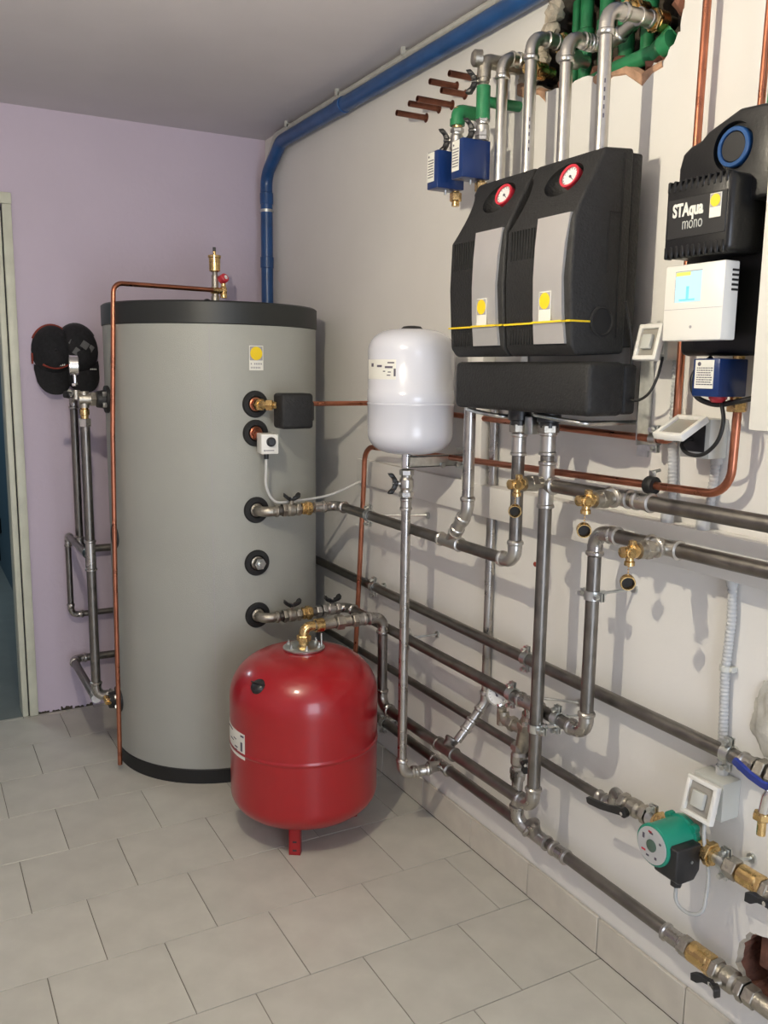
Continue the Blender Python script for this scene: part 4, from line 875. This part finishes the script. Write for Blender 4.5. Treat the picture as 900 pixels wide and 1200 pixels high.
b = MB(); b.boxx(-.1885, -.186, -2.7185, -2.717, 1.680, 1.739); b.boxx(-.1885, -.186, -2.783, -2.717, 1.738, 1.7395); b.boxx(-.1883, -.187, -2.834, -2.692, 1.6665, 1.6672); b.lathe((-.1875, -2.762, 1.632), -X_, [(0, .003), (.001, .003)], 10); b.build('frame_line', m_greyprint, ct)
b = MB()
for k in range(5): z = 1.735 - k * .009; b.boxx(-.168, -.150, -2.8375, -2.834, z - .002, z + .002)
b.build('side_slots', m_black, ct)
# blue motor valve below
t = thing('mixing_valve', 'blue motor valve with a large white label under the right station', 'valve', (-.06, -2.776, 1.50))
b = MB(); b.boxx(-.142, -.060, -2.800, -2.734, 1.497, 1.572, .003); a = b.build('actuator', m_bluebox, t); plain_label(a, (-.1428, -2.764, 1.541), -Y_, Z_, .046, .056, 8)
b = MB(); b.cyl((-.06, -2.776, 1.47), (-.06, -2.776, 1.585), .012, None, 14); hexn(b, (-.055, -2.776, 1.478), Z_, .021, .024); b.build('valve_body', m_brass, t, 25)
b = MB(); b.lathe((-.10, -2.765, 1.497), -Z_, [(0, .018), (.005, .018), (.009, .014), (.012, .012)], 20); b.build('red_collar', m_redp, t)
# black cables
def cable(pts, r, m, lb, R=.03):
    b = MB(); b.tube(fillet(pts, R), r, 10); return tag(b.build('cable', m, None, 60), lb, 'cable')
cable([(-.08, -2.725, 1.575), (-.12, -2.712, 1.545), (-.12, -2.718, 1.495), (-.10, -2.76, 1.478), (-.09, -2.80, 1.487), (-.06, -2.84, 1.50), (-.05, -2.87, 1.52)], .0055, m_cable_b, 'thick black cable looping under the blue motor valve of the right station', .04)
cable([(-.10, -2.775, 1.484), (-.10, -2.785, 1.45), (-.10, -2.775, 1.405), (-.10, -2.735, 1.372), (-.10, -2.69, 1.375), (-.085, -2.660, 1.395), (-.03, -2.67, 1.41)], .0042, m_cable_b, 'black cable curving from the blue valve into the open middle socket', .04)
cable([(-.055, -2.568, 1.578), (-.06, -2.560, 1.53), (-.07, -2.548, 1.495), (-.075, -2.52, 1.478), (-.085, -2.49, 1.482)], .0032, m_cable_b, 'thin black cable from the upper socket to the manifold cover', .03)
cable([(-.11, -2.50, 1.70), (-.10, -2.502, 1.66), (-.08, -2.498, 1.60), (-.075, -2.492, 1.555)], .003, m_cable_b, 'short black cable down the right side of the pump station', .03)
cable([(-.16, -2.672, 1.875), (-.155, -2.655, 1.845), (-.155, -2.658, 1.80), (-.16, -2.69, 1.775)], .0015, m_oldcopper, 'thin red wire bulging out left of the solar station', .02)
# white cabinet at the right edge
t = thing('wall_cabinet', 'plain white cabinet cut by the right edge of the frame', 'cabinet', (-.0, -3.06, 1.43))
b = MB(); b.boxx(-.148, -.0, -3.29, -2.892, 1.437, 1.96, .003); b.build('body', m_whitep, t)
b = MB(); b.boxx(-.158, -.150, -3.288, -2.890, 1.439, 1.958, .002); b.build('door', m_whitep, t)

# sockets ----------------------------------------------------------
def socket(c, w_, h_, lb, tilt, hinge_top=True, depth=.055):
    """surface socket box on the wall with a hinged lid standing open by tilt"""
    c = V(c); t = thing('socket_box', lb, 'socket', c, 'grey surface sockets on the right wall')
    b = MB(); b.boxx(-depth, 0, c.y - w_ / 2, c.y + w_ / 2, c.z - h_ / 2, c.z + h_ / 2, .003); b.build('back_box', m_greyp, t)
    b = MB(); b.boxx(-depth - .002, -depth, c.y - w_ * .36, c.y + w_ * .36, c.z - h_ * .34, c.z + h_ * .34, .0008, 1); b.build('socket_insert', m_black if tilt > 45 else m_whitep, t)
    a = math.radians(tilt); hz = c.z + h_ / 2 - .006; hp = V((-depth - .003, c.y, hz))
    R = Matrix.Rotation(a, 3, 'Y')     # swings the lid's foot out into the room
    lid = MB(); cc = lambda dx, dy, dz: hp + R @ V((dx, dy, dz))
    th = .016; fw = .011
    lid.box(cc(-th / 2, 0, -fw / 2), (th, w_, fw), R, .003); lid.box(cc(-th / 2, 0, -h_ + fw / 2), (th, w_, fw), R, .003)
    for s_ in (-1, 1): lid.box(cc(-th / 2, s_ * (w_ / 2 - fw / 2), -h_ / 2), (th, fw, h_ - fw), R, .003)
    L = lid.build('lid_frame', m_whitep, t)
    b = MB(); b.box(cc(-th * .55, 0, -h_ / 2), (.002, w_ - 2 * fw + .002, h_ - 2 * fw + .002), R); b.build('lid_window', m_glass, L)
    b = MB(); b.box(cc(-th * .6 - .006, 0, -h_ / 2), (.010, w_ * .4, h_ * .4), R, .002) if tilt < 45 else b.box(cc(-.002, 0, -h_ + .004), (.006, w_ * .3, .006), R)
    b.build('lid_catch' if tilt >= 45 else 'lid_boss', m_greyp, L); return t
socket((0, -2.776, .628), .082, .088, 'lower grey socket on the wall above the green pump, lid slightly raised', 12)
socket((0, -2.672, 1.405), .082, .085, 'middle grey socket with its lid lifted wide open below the right station', 62)
socket((0, -2.545, 1.612), .070, .082, 'upper cream socket lid half hidden behind the display controller', 14)
# corrugated conduits
def conduit(pts, r, lb, n=None):
    P = [V(p) for p in pts]; L = sum((P[i + 1] - P[i]).length for i in range(len(P) - 1)); N = int(L / .0022); out = []; acc = 0
    for i in range(len(P) - 1):
        m_ = max(1, int((P[i + 1] - P[i]).length / .0022)); out += [P[i].lerp(P[i + 1], k / m_) for k in range(m_)]
    out.append(P[-1]); t = thing('conduit', lb, 'conduit', P[-1], 'grey corrugated conduits')
    b = MB(); b.tube(out, lambda i: r * (1.0 if (i // 2) % 2 else .86), 12); b.build('corrugated_tube', m_conduit, t, 60); return t
c1 = conduit([(-.014, -2.572, 1.60), (-.014, -2.572, 1.40), (-.014, -2.585, 1.235)], .0105, 'corrugated grey conduit running down from behind the left of the solar station')
b = MB(); b.lathe((-.03, -2.587, 1.206), Z_, [(0, .015), (.024, .015), (.026, .012), (.034, .012)], 16); b.build('gland', m_conduit, c1)
c2 = conduit([(-.014, -2.700, 1.375), (-.014, -2.690, 1.235)], .0105, 'short corrugated grey conduit below the open middle socket')
b = MB(); b.lathe((-.03, -2.69, 1.206), Z_, [(0, .015), (.024, .015), (.026, .012), (.034, .012)], 16); b.build('gland', m_conduit, c2); b = MB(); b.lathe((-.014, -2.70, 1.35), Z_, [(0, .013), (.025, .013)], 16); b.build('gland', m_conduit, c2)
c3 = conduit([(-.014, -2.765, 1.107), (-.014, -2.770, 1.02), (-.014, -2.764, .90), (-.014, -2.776, .672)], .0105, 'long corrugated conduit from the ledge down to the lower socket')
b = MB(); b.lathe((-.014, -2.765, 1.112), -Z_, [(0, .019), (.008, .013), (.02, .0115)], 16); b.build('collar', m_conduit, c3)
b = MB(); b.lathe((-.014, -2.765, .905), Z_, [(0, .0135), (.012, .0135)], 16); b.boxx(-.018, 0, -2.785, -2.775, .905, .917, .002); b.build('clip', m_greyp, c3)
b = MB(); b.lathe((-.014, -2.776, .668), Z_, [(0, .014), (.022, .014)], 16); b.build('gland', m_conduit, c3)

# ================================================================== GREEN CIRCULATION PUMP
pc = V((-.07, -2.732, .518)); t = thing('circulation_pump', 'green circulation pump with silver face plate and black terminal box', 'pump', pc)
b = MB(); b.lathe(pc + V((.03, 0, 0)), -X_, [(0, .035), (.004, .044), (.028, .046)], 32); b.cyl(pc + V((0, .045, 0)), pc + V((0, -.045, 0)), .019, None, 20); b.build('volute', m_fit, t, 30)
b = MB(); b.lathe(pc + V((.002, 0, 0)), -X_, [(0, .048), (.014, .050), (.016, .0455), (.086, .0445), (.088, .047), (.096, .047), (.098, .044)], 40)
for a in range(4): aa = math.radians(45 + 90 * a); b.lathe(pc + V((0, math.cos(aa) * .048, math.sin(aa) * .048)), -X_, [(0, .010), (.016, .010)], 12)
b.build('motor_housing', m_teal_pump, t, 30)
b = MB(); fx = pc + V((-.0965, 0, 0)); b.lathe(fx, -X_, [(0, .0415), (.002, .0412)], 40); fp = b.build('face_plate', m_disc, t)
b = MB(); b.lathe(fx - X_ * .0015, -X_, [(0, .014), (.002, .014), (.004, .010)], 24); b.build('vent_plug', m_ventplug, fp)
b = MB()
for a, w_, h_ in ((95, .010, .004), (150, .006, .012), (30, .006, .005), (-60, .006, .006), (-110, .008, .004)):
    aa = math.radians(a); b.box(fx + V((-.0024, -math.cos(aa) * .028, math.sin(aa) * .028)), (.0006, w_, h_))
b.build('plate_print', m_print, fp)
b = MB(); b.box(fx + V((-.0024, .022, -.018)), (.0006, .012, .004)); b.box(fx + V((-.0024, .006, .030)), (.0006, .010, .004)); b.build('plate_print', m_redp, fp)
b = MB(); k0 = pc + V((-.052, -.018, -.0)); b.prism([k0 + V((-.038, -.012, .016)), k0 + V((-.038, -.012, -.055)), k0 + V((-.025, -.012, -.066)), k0 + V((.020, -.012, -.066)), k0 + V((.036, -.012, -.045)), k0 + V((.036, -.012, .016))], (0, -.035, 0), (0, .028, 0), .004); tb = b.build('terminal_box', m_black, t)
b = MB(); hexn(b, k0 + V((-.004, -.020, -.075)), Z_, .013, .022); b.build('cable_gland', m_black, tb, 25); b = MB(); b.lathe(k0 + V((.008, -.047, -.02)), -Y_, [(0, .0035), (.002, .0035)], 10); b.build('screw', m_zinc, tb)
cable([k0 + V((-.004, -.020, -.082)), k0 + V((-.006, -.022, -.125)), k0 + V((.0, -.055, -.137)), k0 + V((.01, -.085, -.12)), (-.075, -2.815, .47), (-.085, -2.80, .54), (-.075, -2.79, .588)], .0042, m_cable_g, 'grey cable looping from the green pump up to the lower socket', .045)

# ================================================================== CAPS ON THE BACK WALL
def cap(cx, zc, lb, trim, mm, rot):
    t = thing('baseball_cap', lb, 'cap', (cx, -.0, zc + .13), 'caps hanging on the back wall')
    R = Matrix.Rotation(rot, 3, 'Y'); O = V((cx, -.004, zc))
    b = MB(); N = 28; Mr = 9; vs = []; fs = []      # crown: half dome bulging out of the wall
    for i in range(Mr + 1):
        ph = math.pi / 2 * i / Mr
        for k in range(N):
            a = 2 * math.pi * k / N; rr = math.cos(ph) ** .75 if i < Mr else 0.0
            vs.append(O + R @ V((math.cos(a) * .084 * rr, -.105 * math.sin(ph) * (1 + .25 * max(0, -math.sin(a)) * math.cos(ph)), .035 + math.sin(a) * .105 * rr)))
    for i in range(Mr):
        for k in range(N): j = (k + 1) % N; fs.append((i * N + k, i * N + j, (i + 1) * N + j, (i + 1) * N + k))
    b.add(vs, fs); cr = b.build('crown', mm, t, 60)
    # brim: curved tongue hanging down
    b = MB(); n = 18; m_ = 6; vs = []
    for side in (0, -.003):
        for i in range(m_ + 1):
            v_ = i / m_
            for k in range(n + 1):
                u = -1 + 2 * k / n; drop = math.sqrt(max(0, 1 - abs(u) ** 2.4)); x = u * .077
                z = -.045 - v_ * .105 * drop - (1 - v_) * .0
                y = -.060 + .050 * abs(u) ** 2 - .018 * v_ * (1 - u * u) + side
                vs.append(O + R @ V((x, y, z + .022 * abs(u) ** 2 * (1 - v_))))
    W_ = n + 1; q = W_ * (m_ + 1); fs = []
    for i in range(m_):
        for k in range(n): a = i * W_ + k; fs += [(a, a + 1, a + W_ + 1, a + W_), (q + a, q + a + W_, q + a + W_ + 1, q + a + 1)]
    for k in range(n): a = m_ * W_ + k; fs.append((a, a + 1, q + a + 1, q + a))
    b.add(vs, fs); b.build('brim', mm, t, 60)
    b = MB(); b.tube([O + R @ V((math.cos(a) * .083, -.004, .035 + math.sin(a) * .104)) for a in [math.pi * (.15 + .7 * k / 14) for k in range(15)]], .007, 8); b.build('strap', trim, t)
    b = MB(); b.ball(O + R @ V((0, -.112, .035)), .006); b.build('button', mm, cr)
    return t, O, R
t, O, R = cap(-.975, 1.572, 'black cap with rust red trim, the left one hanging beside the doorway', m_capred, m_cap, 0)
b = MB(); b.tube([O + R @ V((x, -.092 + 4 * x * x, -.040 + 6 * x * x)) for x in [-.05 + .1 * k / 8 for k in range(9)]], .004, 8); b.build('brim_piping', m_capred, t)
b = MB()
for k in range(6): x = -.014 + .007 * k; b.box(O + V((x + .012, -.098, -.027 + 4 * x * x)), (.004, .002, .007))
b.build('stitched_print', m_label, t)
b = MB(); b.box(O + V((-.083, -.02, .0)), (.006, .02, .045)); b.build('side_tab', m_capred, t)
t, O, R = cap(-.868, 1.580, 'charcoal camouflage cap, the right one partly behind the gauge and tank', m_capgrey, m_cap, -.12)
b = MB(); rnd = random.Random(5)
for (x, z, w_, h_) in ((.01, .05, .03, .03), (-.02, .02, .035, .03), (.035, .035, .02, .03), (.015, -.005, .03, .02), (-.04, .06, .02, .02), (.03, -.02, .02, .01)):
    dy = -.105 * math.sqrt(max(0.05, 1 - (x / .084) ** 2 - ((z - .035) / .105) ** 2)) - .002
    b.box(O + V((x, dy - .001, z)), (w_, .003, h_), Matrix.Rotation(.6, 3, 'Y'), .001)
b.build('camouflage_patch', mat('grey camouflage', (.13, .13, .13), .9), t)
b = MB()
for k in range(4): b.box(O + V((.035 + .007 * k, -.078, -.05)), (.005, .002, .006))
b.build('stitched_print', m_greyp, t)
# black handle-like object beyond the doorway
b = MB(); b.boxx(-.985, -.965, 3.0, 3.5, .30, .42, .01); b.boxx(-.975, -.966, 3.2, 3.5, .05, .30, .004)
tag(b.build('door_handle', m_black), 'black object low on the teal wall beyond the doorway', 'handle')

for o in list(bpy.data.objects):
    if '_b' in o: del o['_b']
